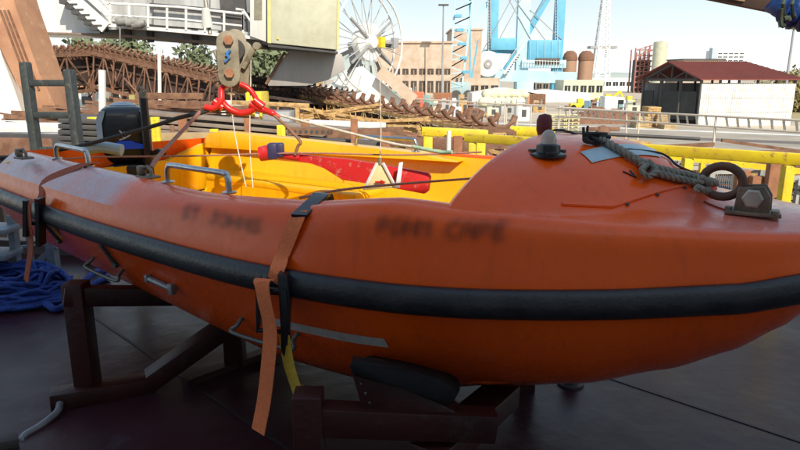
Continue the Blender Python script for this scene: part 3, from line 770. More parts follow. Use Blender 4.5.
m = MB(); m.tube([P(221,66,YB), P(214,50,YB)], .012, 8); m.build('lever_arm', BLKM, blk)
m = MB(); m.tube([P(226,52,YB-.06),P(229,58,YB-.06),P(225,62,YB-.06)], .008, 6); m.tube([P(230,50,YB-.06),P(226,56,YB-.06)], .009, 6); m.build('paint_mark', mat('blue_mark', (.06,.25,.62)), ch)
# wire up to the davit arm
wt = P(203,-230,YB+.1)
tag(MB().tube([P(210,34,YB), P(204,-10,YB+.05), wt], .012, 8).build('hoist_wire', mat('wire', (.4,.38,.34), (.25,.24,.22), rough=.5, metal=.6, scale=60)), 'steel hoist wire running straight up from the hook block', 'wire')
m = MB(); m.tube([P(205.5,8,YB-.02), P(207.5,27,YB)], .028, 12, rs=[.022,.034]); m.build('wire_socket', WHITE, blk)
dv = thing('davit', 'white davit arm reaching over the boat from the deckhouse', 'davit', (wt.x, wt.y, wt.z))
m = MB(); m.beam((wt.x, wt.y+.1, wt.z+.15), (wt.x, -1.9, wt.z+.15), .22, .3, bev=.01); m.build('arm', WHITE, dv)
# red shackles
sh = thing('lifting_shackle', 'bright red shackles and hook joined under the grey block', 'shackle', P(240,105,YB))
m = MB(); m.tube(cr([P(232,82,YB), P(222,88,YB), P(221,100,YB-.02), P(214,108,YB-.03), P(205,107,YB-.03)],5), .019, 10); m.tube(cr([P(221,100,YB),P(228,108,YB),P(240,113,YB),P(252,110,YB),P(257,100,YB)],5), .021, 10)
m.build('left_hook', REDP, sh, smooth=60)
m = MB(); m.tube(cr([P(240,84,YB), P(248,88,YB), P(254,95,YB), P(257,103,YB), P(252,108,YB)],5), .017, 10); m.tube(cr([P(250,104,YB), P(262,109,YB), P(272,113,YB-.02), P(280,117,YB-.02)],5), .019, 10, rs=[.026]*6+[.02]*6+[.012]*4); m.build('right_hook', REDP, sh, smooth=60)
for q in ((218,104),(258,103)):
    m = MB(); m.tube([P(q[0]-4,q[1]-3,YB-.01), P(q[0]+5,q[1]+4,YB-.01)], .027, 12); m.build('shackle_pin', REDP, sh)
grp = 'slings from the hook to the boat'
def rope(name, label, pts, r, mt, cat='rope', group=grp, n=5, twist=False):
    m = MB(); pts = cr(pts, n)
    if twist:
        q = cr(pts, 4); L = 0; S = [[],[],[]]
        for i, p in enumerate(q):
            if i: L += (q[i]-q[i-1]).length
            d = (q[min(i+1,len(q)-1)]-q[max(i-1,0)]).normalized(); u = Vector((0,0,1)); u = (u-d*u.dot(d)).normalized(); w = d.cross(u)
            for s_ in range(3):
                a = L*95*twist + s_*2*pi/3; S[s_].append(p+(u*math.cos(a)+w*math.sin(a))*r*.62)
        for s_ in S: m.tube(s_, r*.62, 6)
    else: m.tube(pts, r, 8)
    return tag(m.build(name, mt, smooth=80), label, cat, group)
e1 = P(150,163,3.12)
rope('sling', 'black rope sling running left from the red shackle across the motor', [P(211,107,YB-.03), P(204,112,YB-.02), P(178,118,YB), P(150,127,4.1), P(75,147,4.3), P(0,158,4.5), P(-25,160,4.6)], .013, ROPEK)
rope('sling', 'pinkish rope sling dropping from the shackle to the eye on the near gunwale', [P(200,112,YB-.02), P(185,128,3.8), P(160,155,3.25), P(151,168,3.08)], .012, ROPEP)
rope('sling', 'short thick rusty wire sling going down right from the red hook', [P(270,112,YB-.02), P(285,125,YB-.05), P(300,141,YB-.1), P(298,146,YB-.1), P(295,155,YB-.1)], .010, mat('rusty_wire', (.28,.14,.08), (.2,.1,.06), rough=.7, scale=50))
rope('sling', 'long white rope sling sloping down right towards the foredeck with a green splice', [P(275,114,YB), P(330,128,3.8), P(390,143,3.6), P(415,147,3.5)], .008, ROPEW)
rope('rope_splice', 'pale green taped splice at the end of the white sling', [P(413,146.5,3.5), P(440,152,3.45), P(452,152,3.4)], .0105, mat('green_tape', (.35,.50,.36), (.25,.38,.28), rough=.8, scale=30))
rope('cord', 'thin white cord hanging left of the block down into the cockpit', [P(230,70,YB), P(232,110,YB), P(236,140,3.9), P(246,187,3.7)], .0035, ROPEW, 'cord', 'thin cords under the block')
rope('cord', 'thin white cord hanging right of the block into the cockpit', [P(251,60,YB), P(250,110,YB), P(250,150,3.9), P(253,188,3.7)], .0035, ROPEW, 'cord', 'thin cords under the block')
rope('cord', 'thin white cord hanging down to the beige triangular tag', [P(380,80,3.75), P(381,130,3.72), P(380,160,3.7)], .003, ROPEW, 'cord', 'thin cords under the block')
rope('line', 'taut pink line stretched along the boat from the stern strap', [P(52,160,3.8), P(100,157,3.85), P(190,156,3.85), P(300,153,3.85), P(400,155,3.7), P(482,152,3.6)], .0055, ROPEP, 'rope', None)
rope('line', 'thin brown line crossing the cockpit low before the dome', [P(300,198,2.6), P(340,190,2.8), P(400,184,3.0), P(478,178,3.2)], .006, ROPEP, 'rope', None)
# painter on foredeck
def dk(px, py, off=.02):
    v = deck_pt_px(px, py, off); return BMW @ v if v is not None else P(px, py, 2.7)
ring_w = BMW @ (rc+Vector((.04,0,-.01)))
rope('painter_rope', 'thick grey twisted rope over the foredeck running from dome top to bow ring', [dk(600,139,.02), dk(615,147,.022), dk(637,160,.022), dk(655,168,.022), dk(690,176,.022), dk(715,183,.024), ring_w+Vector((-.03,0,.015)), ring_w], .0135, ROPEG, group='ropes on the foredeck', n=6, twist=1)
rope('painter_rope', 'second grey twisted rope end doubling back from the bow ring to the middle knot', [dk(650,172,.02), dk(675,178,.022), dk(705,186,.022), ring_w+Vector((-.05,-.02,-.015)), ring_w+Vector((0,0,-.03))], .0125, ROPEG, group='ropes on the foredeck', n=6, twist=1)
rope('rope_knot', 'grey knot where the foredeck ropes are lashed together', [dk(640,166,.02), dk(648,162,.04), dk(656,170,.045), dk(648,177,.03), dk(642,170,.045), dk(650,165,.03), dk(656,173,.03)], .010, ROPEG, 'rope', 'ropes on the foredeck', twist=1)
rope('thin_rope', 'thin black cord curving over the dome from the padded post', [P(548,133,2.9), P(556,130,2.85), P(570,132,2.8), P(585,139,2.75), dk(600,141,.015)], .005, ROPEK, 'rope', 'ropes on the foredeck')
rope('thin_rope', 'thin black cord running from the pale blue panel down to the bow ring', [dk(620,149,.006), dk(655,152,.006), dk(668,157,.006), dk(680,167,.006), dk(712,179,.008), ring_w], .0045, ROPEK, 'rope', 'ropes on the foredeck')
t = thing('rope_tie', 'dark knotted rope tie on the top of the dome', 'rope', dk(592,140))
m = MB(); rg = random.Random(5); q = dk(594,140,.02)
m.tube(cr([q+Vector((rg.uniform(-.05,.06), rg.uniform(-.03,.03), rg.uniform(-.012,.025))) for _ in range(16)],4), .0065, 6); m.tube([q+Vector((-.04,0,0)), q+Vector((-.045,0,.05))], .006, 6); m.tube([q+Vector((-.03,0,0)), q+Vector((-.028,0,.055))], .005, 6); m.build('knot', ROPEK, t, smooth=80)
# red paddle held in the cockpit
yp = 3.78
pd = thing('paddle', 'long red paddle with wide scuffed blade lying along the far inner side of the cockpit', 'paddle', P(340,165,yp))
REDB = mat('paddle_red', (.62,.02,.025), (.5,.018,.02), rough=.4, scale=6, c3=(.55,.2,.16), s3=24)
m = MB(); m.prism([P(282,152,yp+.12),P(320,157,yp+.06),P(345,159,yp),P(400,168,yp-.1),P(428,173,yp-.16),P(430,177,yp-.16),P(428,191,yp-.16),P(424,194,yp-.16),P(370,184,yp-.06),P(342,180,yp),P(325,168,yp+.05),P(312,163,yp+.07),P(282,159,yp+.12)], (.012,.024,0), bev=.005); m.build('blade', REDB, pd)
m = MB(); m.tube([P(262,153,yp+.15), P(300,158,yp+.09)], .022, 12); m.build('shaft', REDB, pd)
m = MB(); m.lathe([(0,-.05),(.045,-.04),(.05,.03),(.03,.05),(0,.055)], P(266,153,yp+.12), 14, Matrix.Rotation(R(80),3,'Y')); m.build('grip', REDB, pd)
m = MB(); m.box(P(273,151,yp+.1), (.06,.07,.10), bev=.012); m.box(P(280,150,yp+.1), (.05,.05,.09), bev=.012); m.build('grip_clamp', mat('navy_plastic', (.03,.03,.10), (.05,.04,.10), rough=.5), pd)
tg = thing('warning_tag', 'beige triangular tag with a red arrow hanging over the cockpit', 'tag', P(380,175,3.66))
m = MB(); m.prism([P(377,163,3.66),P(383,163,3.66),P(394,188,3.6),P(366,190,3.6)], (0,.015,0), bev=.003); pl = m.build('plate', mat('tag_beige', (.62,.50,.24), (.54,.42,.2), rough=.6, scale=8), tg)
m = MB(); m.beam(P(375,182,3.595),P(381,182,3.595),.006,.010); m.prism([P(380.5,179.5,3.598),P(386,182,3.598),P(380.5,184.5,3.598)], (0,-.006,0)); m.build('arrow', REDP, pl)
m = MB(); m.beam(P(377,163,3.64),P(364,190,3.585),.012,.012); m.beam(P(383,163,3.64),P(396,188,3.585),.012,.012); m.build('edge_rod', WHITE, tg)
m = MB(); m.tube([P(380,158,3.67),P(380,165,3.66)], .012, 8); m.build('ring', IRON, tg)
tag(MB().prism([P(399,163,3.6),P(403,162,3.6),P(400,188,3.55),P(395,188,3.55)], (0,.012,0), bev=.003).build('white_stick', WHITE), 'short white stick standing against the red paddle blade', 'stick')

# ================================================================== DECKHOUSE BEHIND THE VIEWER (unseen, its stepped top shaped to throw the foreground shadow)
dh = thing('deckhouse', 'unseen white ship deckhouse behind the viewpoint, shaped to shade the deck', 'superstructure', (0,-3,0))
DHW = mat('deckhouse_white', (.62,.62,.60), (.52,.52,.5), rough=.6, scale=1)
TE = math.tan(R(38)); 
Yw = -2.2
def Htop(ysh, zsh): return zsh + (ysh-Yw)/.94*TE
m = MB()
HL = Htop(4.7, 1.60); HM = Htop(3.80, .92); HR = Htop(2.9, 1.55)
def seg(xa, xb, h): m.box(((xa+xb)/2, Yw-1.5, h/2), (xb-xa, 3.0, h))
seg(-9, 1.02, HL); seg(1.021, 3.35, HM); seg(3.351, 12, Htop(4.6,.30))
m.build('wall', DHW, dh, smooth=0)
m = MB(); m.box((-2.5, Yw+.02, 1.05), (.8,.04,1.95), bev=.01); m.build('door', GREYS, dh)
for wx in (-.6, 1.8, 3.6):
    m = MB(); m.box((wx, Yw+.015, 1.9), (.6,.03,.5), bev=.01); fr = m.build('window', DKGREY, dh); m = MB(); m.box((wx,Yw+.035,1.9),(.5,.01,.4)); m.build('pane', GLASSD, fr)

# overhead canopy spar at the top right with a lashed blue tarp
t = thing('overhead_spar', 'brown weathered beam entering the picture at the top right corner', 'beam', P(800,5,2.9))
m = MB(); m.beam(P(690,-19,3.1), P(850,11,2.7), .10, .13, bev=.006); m.build('beam', mat('beam_brown', (.12,.075,.055), (.08,.05,.04), rough=.7, scale=8), t)
m = MB(); m.beam(P(690,-10,3.03), P(745,0,2.9), .012, .014); m.build('edge_trim', WOOD, t)
t = thing('tarp_bundle', 'blue tarpaulin bundle tied with dark rope under the overhead beam', 'tarp', P(790,12,2.75))
TARP = mat('tarp_blue', (.008,.045,.20), (.012,.06,.28), rough=.45, scale=12, bump=.8, bscale=18)
m = MB(); pp = cr([P(766,9,2.82), P(778,7,2.78), P(790,9,2.76), P(812,14,2.72), P(850,24,2.66)],5); rs = []
for i in range(len(pp)): rs.append(.012+.062*min(1,i/9)*(1+.12*math.sin(i*2.3)))
m.tube(pp, .05, 14, rs=rs); m.build('cloth', TARP, t, smooth=60)
m = MB()
for px in (786, 795): m.tube([P(px,-6,2.66), P(px-3,4,2.63), P(px-2,14,2.66), P(px+1,19,2.72)], .007, 6)
m.tube(cr([P(782,8,2.64),P(781,18,2.66),P(782,26,2.66),P(785,25,2.66)],4), .008, 6); m.tube(cr([P(784,19,2.66),P(789,18,2.66),P(789,21,2.66)],3), .010, 6); m.build('lashing', mat('rope_darkgreen', (.05,.07,.05), (.08,.1,.07), rough=.9), t)

# ================================================================== RAIL, LADDERS AT THE DECK EDGE
def rail_y(x): return edge_y(x)-.10
t = thing('guard_rail', 'bright yellow ship guard rail right of the boat', 'railing', (1.5, rail_y(1.5), 0))
def rx(y, z): return (edge_x(y)-.10, y, z)
m = MB(); m.beam(rx(6.5,1.08), rx(1,1.08), .06, .09, bev=.01); m.build('top_rail', YEL, t)
for z in (.62,.3): m = MB(); m.beam(rx(6.5,z), rx(1,z), .04, .055, bev=.008); m.build('mid_rail', YEL, t)
for y in (6.45, 5.22, 4.79, 3.9, 2.9, 1.9): m = MB(); q = rx(y,0); m.beam(q, (q[0],q[1],1.03), .075, .075, bev=.008); m.build('post', YEL, t)
t = thing('safety_chain', 'dark sagging chain hooked between the yellow rail posts', 'chain', P(780,192,4.9))
m = MB(); pts = sag(P(770,200,4.85), P(806,187,4.85), .015, 13)+sag(P(806,187,4.85), P(860,190,4.85), .03, 16)[1:]
for i, (p, q) in enumerate(zip(pts, pts[1:])):
    c = (p+q)/2; d = (q-p).normalized(); u = Vector((0,1,0)) if i%2 else d.cross(Vector((0,1,0))).normalized()
    m.tube([c+d*.017*math.cos(a_*pi/4)+u*.009*math.sin(a_*pi/4) for a_ in range(8)], .0038, 5, closed=True)
m.build('links', DKGREY, t, smooth=80)
BLM = mat('weathered_grey_paint', (.05,.06,.06), (.03,.036,.036), rough=.6, scale=12, c3=(.12,.12,.10), s3=20)
t = thing('boarding_ladder', 'dark grey steel ladder with two rungs showing above the boat stern at the left', 'ladder', (P(30,80,5.6).x, 5.6, 0))
xa, xb = P(30,100,5.6).x, P(75,100,5.6).x; za = P(22,62,5.6).z
m = MB(); m.beam((xa,5.6,0),(xa,5.6,za), .07,.10, bev=.015); m.beam((xb-.02,5.6,0),(xb-.02,5.6,za-.06), .07,.11, bev=.015); m.build('side_rail', BLM, t)
for py in (83, 115, 150, 184):
    z = P(40,py,5.6).z; m = MB(); m.beam((xa,5.59,z),(xb,5.59,z), .06,.055, bev=.01); m.build('rung', BLM, t)
t = thing('gangway_steps', 'blue grey metal gangway steps at the deck edge below the stern', 'steps', G(10,276))
ST = mat('blue_grey_metal', (.22,.28,.33), (.15,.19,.23), rough=.5, metal=.2, scale=8)
yg = 4.95
m = MB(); m.beam(P(12,215,yg),P(18,280,yg),.05,.07); m.beam(P(-30,212,yg),P(-26,280,yg),.05,.07); m.build('side_rail', ST, t)
for py in (229, 254): m = MB(); m.beam(P(-30,py-1,yg-.1),P(14,py,yg-.1), .26,.045, bev=.005); m.build('tread', ST, t)
m = MB(); m.beam(P(28,235,5.2),P(32,262,5.2),.03,.03); m.beam(P(50,235,5.2),P(56,278,5.2),.07,.08); m.beam(P(20,278,5.2),P(56,246,5.2),.04,.05); m.beam(P(20,247,5.25),P(82,240,5.25),.02,.02); m.build('brace', ST, t)

# ================================================================== QUAY STOCK
def place(name, label, cat, loc, group=None): return thing(name, label, cat, loc, 0, group)
# long steel stacks between stakes
n = 0
for row in range(9):
    for side in range(2):
        y0 = 12.5+side*.55; pyL = 113+row*5.6+side*-1; a = P(150,pyL,y0); b = P(345,pyL+20,y0+1.2) if False else P(338,pyL+17,y0+.9)
        m = MB(); dz = .02*random.random()
        m.beam(a+Vector((-.3*random.random(),0,dz)), b+Vector((.5*random.random(),0,dz)), .5, .075, bev=.006)
        lab = ['lowest','eighth','seventh','sixth','fifth','fourth','third','second','topmost'][8-row]
        tag(m.build('steel_beam', PIPEG), 'grey brown steel bar, %s layer, %s of the long stack behind the cockpit' % (lab, 'back row' if side else 'front row'), 'steel bar', 'steel bars stacked on the quay')
for row in range(8):
    y0 = 10.5; a = P(68,118+row*5.5,y0); b = P(150,121+row*5.5,y0+.3); m = MB(); m.beam(a,b,1.2,.07,bev=.004)
    lab = ['topmost','second','third','fourth','fifth','sixth','seventh','lowest'][row]
    tag(m.build('steel_plate', DKGREY), 'dark steel plate behind the motor, %s of the dark pile' % lab, 'steel plate', 'dark plates stacked behind the motor')
stakes = [(93,117,10.2,YEL,10,'pale yellow stake behind the left ladder'),(155,117,10.3,YEL,8,'pale yellow stake just right of the motor'),(182,114,12.0,BROWNW,8,'brown stake left of the raised coaming'),(172,125,11.2,RUSTL,4,'thin rusty stake beside the brown one'),
 (214,129,11.4,YEL,8,'yellow stake over the raised coaming'),(247,118,12.0,BROWNW,6,'slim brown stake below the hook'),(281,125,11.4,YEL,8,'yellow stake right of the hanging cords'),(305,120,12.0,BROWNW,8,'brown stake by the rusty sling'),
 (354,119,12.0,BROWNW,7,'brown stake left of the far grab rail'),(386,132,12.0,BROWNW,9,'brown stake above the triangular tag'),(412,135,11.8,BROWNW,10,'brown stake left of the yellow frame'),(458,136,9.6,BROWNW,9,'brown stake inside the yellow frame'),
 (743,170,7.9,BROWNW,13,'brown stake left of the pair beyond the yellow rail'),(758,176,7.8,BROWNW,14,'short brown stake in the middle beyond the yellow rail'),(776,160,7.7,BROWNW,14,'tall brown stake nearest the right edge beyond the yellow rail')]
for (px,py,Y,mt,wpx,lab) in stakes:
    tp = P(px,py,Y); w = wpx/F*Y; m = MB(); m.box((tp.x,Y,(tp.z+QZ)/2),(w,w*.6,tp.z-QZ),bev=.01)
    if mt is YEL: m.box((tp.x,Y-w*.31,(tp.z+QZ)/2),(w*.25,.01,(tp.z-QZ)*.98))
    o = tag(m.build('stake', mt), lab, 'stake', 'stakes along the quay')
# perforated channel bar end
t = place('perforated_channel', 'perforated steel channel lying behind the far grab rail', 'steel channel', P(310,138,11.5))
m = MB(); a = P(288,131,11.6); b = P(332,131,11.6); m.beam(a,b,.3,.12); m.build('channel', RUSTL, t)
for i in range(8):
    m = MB(); c = a.lerp(b,(i+.5)/8); m.lathe([(0,0),(.03,0),(.03,.01),(0,.01)], c+Vector((0,-.148,0)), 10, Matrix.Rotation(R(90),3,'X')); m.build('hole', DKGREY, t)

# ---- bundles of thin bars lying in the yard
rb = random.Random(21)
bun = [(300,128,15,2.6,'ochre bar bundle left of the white sling'),(350,138,14.5,2.4,'rusty bar bundle above the paddle blade'),(405,136,15.5,2.6,'brown bar bundle right of the triangular tag'),(455,146,14,2.2,'ochre bar bundle behind the yellow stand'),(250,122,17,3.0,'rusty bar bundle under the red shackles'),
 (205,108,18,3.2,'dark bar bundle left of the red shackles'),(150,104,17,2.6,'dark bar bundle over the motor'),(90,112,15,2.4,'dark bar bundle right of the boarding ladder'),(50,118,15.5,2.0,'rusty bar bundle seen through the boarding ladder'),(15,126,16,2.0,'rusty bar bundle at the left edge'),(520,148,15,2.2,'brown bar bundle left of the dome'),(330,112,21,3.2,'ochre bar bundle under the roller conveyor'),(380,122,20,3.0,'brown bar bundle under the roller conveyor end'),(640,150,12,2.2,'rusty bar bundle behind the top of the dome'),(705,163,9.6,1.8,'brown bar bundle under the yellow top rail'),(765,176,9.4,1.7,'rusty bar bundle at the right edge under the yellow rail'),(585,140,14,2.2,'ochre bar bundle right of the maroon post'),(770,150,13,2.4,'brown bar bundle beyond the yellow rail corner')]
for i,(px,py,Y,ln,lab) in enumerate(bun):
    q = P(px,py,Y); m = MB(); t = place('bar_bundle', lab, 'bar bundle', (q.x,Y,QZ), 'bundles of steel bars in the yard')
    for k in range(20):
        c = q+Vector((rb.uniform(-.3,.3),rb.uniform(-.5,.5),rb.uniform(-.75,.1))); d = Vector((math.cos(rb.gauss(.0,.12)),rb.gauss(.1,.15),rb.gauss(-.06,.10)))*ln*rb.uniform(.35,.55)
        m.beam(c-d,c+d,rb.uniform(.03,.09),rb.uniform(.03,.10))
    m.build('bars', [RUSTO,RUSTL,RUST,RUSTO][i%4] if i < 5 or i > 9 else [RUST,RUSTL][i%2], t)
    m = MB(); z1 = q.z-.75
    for dx in (-.6,.6): m.box((q.x+dx,Y,(z1+QZ)/2),(.18,.9,z1-QZ))
    m.build('support', CONC if False else DKGREY, t)
# ---- conveyors
DKR = mat('shaded_rust', (.085,.055,.045), (.045,.032,.028), rough=.9, scale=4)  # rust darkened in its colour for shade under the hopper and inside lattices
def conveyor(label, A, Bp, w, h, n, mt, mi, group='lattice conveyor sections', idl=True, dens=1.0, big=False):
    A = Vector(A); Bp = Vector(Bp); d = (Bp-A); L = d.length; x = d/L; y = Vector((0,0,1)).cross(x).normalized(); z = x.cross(y)
    t = thing('conveyor', label, 'conveyor', A+z*(-h), 0, group)
    m = MB(); bw = .09
    for sy in (-1,1):
        for hz in (0,-h): m.beam(A+y*sy*w/2+z*hz, Bp+y*sy*w/2+z*hz, bw, bw*1.3)
    m.build('chord', mt, t)
    m = MB(); nb = int(L/(h*.8/dens))
    for i in range(nb+1):
        q = A+d*(i/nb)
        for sy in (-1,1):
            m.beam(q+y*sy*w/2, q+y*sy*w/2-z*h, .05,.05)
            if i < nb:
                q2 = A+d*((i+1)/nb)
                m.beam(q+y*sy*w/2-z*h*(i%2), q2+y*sy*w/2-z*h*((i+1)%2), .04,.04)
        m.beam(q-y*w/2, q+y*w/2, .06,.06); m.beam(q-y*w/2-z*h, q+y*w/2-z*h, .06,.06)
    rr_ = random.Random(int(A.x*100)+n)  # random bent rods added among the bracing as loose pipework
    for i in range(max(40, int(L*(9 if h > .8 else 6)))):
        c = A+d*rr_.random()+y*rr_.uniform(-.6,.6)*w-z*h*rr_.uniform(-.05,1.15); e_ = (x*rr_.gauss(.4,.6)+y*rr_.gauss(0,.4)+z*rr_.gauss(0,.5))*rr_.uniform(.2,.6)
        m.tube([c-e_, c+z*rr_.uniform(-.1,.1), c+e_], rr_.uniform(.015,.04), 5)
    m.build('lattice', mt, t)
    # belt sheets added inside the lattice, standing in for shade between its bars
    m = MB(); m.beam(A-z*h*.35, Bp-z*h*.35, w*.75, .05); m.beam(A+y*w*.3-z*h*.5, Bp+y*w*.3-z*h*.5, .04, h*.72); m.build('dark_backing', DKR, t)
    # cable tray and walkway rail
    m = MB(); m.beam(A-y*(w/2+.15)-z*h*.45, Bp-y*(w/2+.15)-z*h*.45, .2,.05); m.beam(A-y*(w/2+.12)+z*.05-z*.3, Bp-y*(w/2+.12)-z*.3, .06,.06); m.build('cable_tray', RUSTO, t)
    if idl:
        for i in range(n):
            q = A+d*((i+.3)/n)+z*.07; m = MB()
            m.beam(q-y*w*.5, q+y*w*.5, .06,.05)
            for sy in (-1,1): m.beam(q+y*sy*w*.5, q+y*sy*w*.52+z*(.34 if big else .2), .05,.035)
            ih = .40 if big else .26
            ir = .062 if big else .03
            m.tube(cr([q+y*w*.5+z*ih, q+y*w*.40+z*ih*.55, q+y*w*.18+z*.10, q+z*.08, q-y*w*.18+z*.10, q-y*w*.40+z*ih*.55, q-y*w*.5+z*ih],3), ir, 8, rs=[ir*1.5]*3+[ir]*12+[ir*1.5]*4)
            m.build('idler', mi, t, smooth=50)
    return t
cA = P(507,133,19.0); cB = P(262,88,36)
conveyor('ochre lattice conveyor section with trough rollers ending left of the dome', cA, cB, 1.0, 1.05, 26, RUSTO, RUST, dens=1.3, big=True)
conveyor('lower ochre lattice section lying in front of the roller conveyor', P(430,150,15.0), P(235,108,27), 1.2, .9, 20, RUSTO, RUST, dens=1.3, idl=False)
conveyor('nearest ochre lattice section just above the far gunwale', P(420,158,12.5), P(268,130,17), 1.0, .7, 0, RUSTO, RUST, dens=1.4, idl=False)
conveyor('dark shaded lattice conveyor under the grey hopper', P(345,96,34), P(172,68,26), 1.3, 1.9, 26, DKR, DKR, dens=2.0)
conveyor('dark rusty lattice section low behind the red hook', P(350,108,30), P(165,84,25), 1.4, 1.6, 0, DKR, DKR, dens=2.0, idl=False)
conveyor('red brown lattice conveyor descending from the upper left', P(222,80,23), P(88,50,25), 1.3, 1.2, 24, RUST, RUSTL, dens=2.2)
conveyor('second red brown lattice section lying behind the upper left conveyor', P(240,88,27), P(92,54,29), 1.4, 1.6, 0, RUSTL, RUST, dens=2.4, idl=False)
conveyor('rust brown conveyor stub behind the boarding ladder', P(92,54,25), P(30,56,22.5), 1.3, 1.3, 9, RUSTL, RUST, dens=1.5)
# brown plate cladding on left conveyor
t = place('side_sheet', 'rust brown side plate covering the left conveyor', 'steel plate', P(110,60,24.2))
m = MB(); m.prism([P(30,52,22.2),P(88,51,24.3),P(88,66,24.3),P(30,66,22.2)], (0,.05,0)); m.build('sheet', RUSTL, t)
# supports of conveyors
for i,(px,py,Y,w,lab) in enumerate(((500,160,19.2,.14,'rusty support leg at the right end of the conveyor'),(475,160,20.5,.14,'rusty support leg second from the conveyor end'),(400,150,25,.16,'rusty support leg in the middle of the conveyor'),(330,120,30,.18,'rusty support leg at the far part of the conveyor'),(150,80,24,.2,'rusty support leg below the left conveyor'),(200,90,24,.2,'rusty support leg below the dark conveyor'))):
    q = P(px,py-14,Y); m = MB(); m.box((q.x,Y,(q.z+QZ)/2),(w,w,q.z-QZ)); m.box((q.x+.9,Y+.5,(q.z+QZ)/2),(w,w,q.z-QZ)); m.beam((q.x,Y,QZ+.5),(q.x+.9,Y+.5,q.z-.3),.08,.08)
    tag(m.build('trestle', RUST), lab, 'support', 'conveyor support legs')

# yellow steel frame on the quay
t = place('portal_stand', 'yellow steel portal frame standing between conveyor and foredeck', 'frame', (P(445,150,9.8).x, 9.8, QZ))
Yq = 9.8; zt = P(430,131,Yq).z; xl, xr, xm = P(428,131,Yq).x, P(481,131,Yq).x, P(448,131,Yq).x
m = MB(); m.box((xl,Yq,(zt+QZ)/2),(.14,.13,zt-QZ),bev=.01); m.build('post', YEL, t)
m = MB(); m.box((xr,Yq,(zt+QZ)/2),(.14,.13,zt-QZ),bev=.01); m.build('post', YEL, t)
m = MB(); m.beam((xl-.1,Yq,zt),(xr+.1,Yq,zt-.05),.16,.13,bev=.01); m.beam((xl,Yq,zt-.42),(xr,Yq,zt-.45),.14,.08); m.build('cross_bar', YEL, t)
m = MB(); m.tube([(xm,Yq-.2,QZ),(xm,Yq-.2,zt+.02)],.035,8); m.build('white_post', WHITE, t)
m = MB(); 
for a in range(3): m.lathe([(0,0),(.16,0),(.16,.3),(0,.3)], (xl+.3+.2*a,Yq+.3,zt-.55-.05*a), 12, Matrix.Rotation(R(70),3,'Y'))
m.build('drum', GREYW, t)
t = place('rusty_rack', 'rusty open rack at the right end of the conveyor', 'rack', (P(500,150,10.8).x, 10.8, QZ))
Yq = 10.8; xl, xr = P(486,131,Yq).x, P(514,131,Yq).x; zt = P(500,131,Yq).z
m = MB()
for x in (xl,xr):
    for dy in (0,.5): m.box((x,Yq+dy,(zt+QZ)/2),(.07,.07,zt-QZ))
for k in range(5): m.beam((xl,Yq,zt-.28*k),(xr,Yq,zt-.28*k),.06,.05); m.beam((xl,Yq+.5,zt-.28*k),(xr,Yq+.5,zt-.28*k),.06,.05)
m.beam((xl,Yq,zt-.3),(xr,Yq,zt-.8),.04,.04); m.build('frame', RUSTL, t)
tag(MB().tube([P(512,133,11.5),P(552,135,11.0)],.13,14).build('yellow_pipe', YEL), 'yellow pipe lying between the rack and the maroon post', 'pipe')
tag(MB().tube([P(508,129,13),P(700,139,12)],.035,8).build('long_pipe', DKGREY), 'long dark pipe handrail behind the dome', 'pipe')
# grey mesh stillages behind the yellow rail
MESH = mat('blue_grey_net', (.17,.21,.25), (.10,.12,.15), rough=.8, scale=3)
for i,(px0,px1,py,Y) in enumerate(((672,708,168,8.6),(712,742,172,8.5),(748,800,178,8.3))):
    a = P(px0,py,Y); b = P(px1,py,Y); lab = ['mesh stillage of blue grey wire nearest the dome','mesh stillage in the middle beyond the yellow rail','mesh stillage at the right edge beyond the yellow rail'][i]
    t = place('mesh_stillage', lab, 'cage', ((a.x+b.x)/2, Y, QZ), 'mesh cages on the quay')
    m = MB()
    for x in (a.x,b.x):
        for dy in (0,.9): m.box((x,Y+dy,(a.z+QZ)/2),(.07,.07,a.z-QZ))
    for z in (a.z, a.z-.5, a.z-1.0): m.beam((a.x,Y,z),(b.x,Y,z),.05,.05); m.beam((a.x,Y+.9,z),(b.x,Y+.9,z),.05,.05)
    m.build('frame', GREYW, t)
    m = MB(); nn = 14
    for k in range(nn): x = a.x+(b.x-a.x)*(k+.5)/nn; m.beam((x,Y+.02,a.z),(x,Y+.02,a.z-1.6),.01,.012)
    for k in range(20): z = a.z-.08*k; m.beam((a.x,Y+.03,z),(b.x,Y+.03,z),.01,.012)
    m.build('wire_mesh', MESH, t, smooth=0)
    m = MB(); m.box(((a.x+b.x)/2,Y+.5,a.z-.9),((b.x-a.x)*.9,.7,1.3),bev=.05); m.build('load', MESH, t)
# quay pipes / ladders lying (long pale double rail barrier)
BARR = mat('barrier_beige', (.60,.54,.46), (.48,.42,.35), rough=.8, scale=2)
t = place('quay_barrier', 'long pale pipe barrier with two rails along the quay road', 'barrier', G(680,135,QZ))
A1 = P(556,108,34); B1 = P(830,122,22)
m = MB(); m.tube([A1,B1],.045,8); m.tube([A1-Vector((0,0,.42)),B1-Vector((0,0,.42))],.04,8); m.build('rail', BARR, t)
for i in range(30):
    q = A1.lerp(B1,(i+.5)/30); dn = q.z-.42 if i%10 else QZ; m = MB(); m.beam(q+Vector((0,0,-.02)),(q.x+.10,q.y,dn),.07,.06); m.build('post', BARR, t)
t = place('concrete_barrier', 'low pale concrete barrier under the pipe rails beyond the boat', 'barrier', (P(690,125,26).x, 27, QZ))
A2 = P(500,118,30); B2 = P(900,146,20)
m = MB(); m.prism([(A2.x,A2.y-.3,QZ),(B2.x,B2.y-.3,QZ),(B2.x,B2.y-.12,QZ+.8),(A2.x,A2.y-.12,QZ+.8)], (0,.25,0)); m.build('wall', CONC, t)
for i in range(9):
    m = MB(); q = A2.lerp(B2,(i+.5)/9); m.box((q.x,q.y-.32,QZ+.4),(.05,.06,.8)); m.build('joint', DKGREY, t)
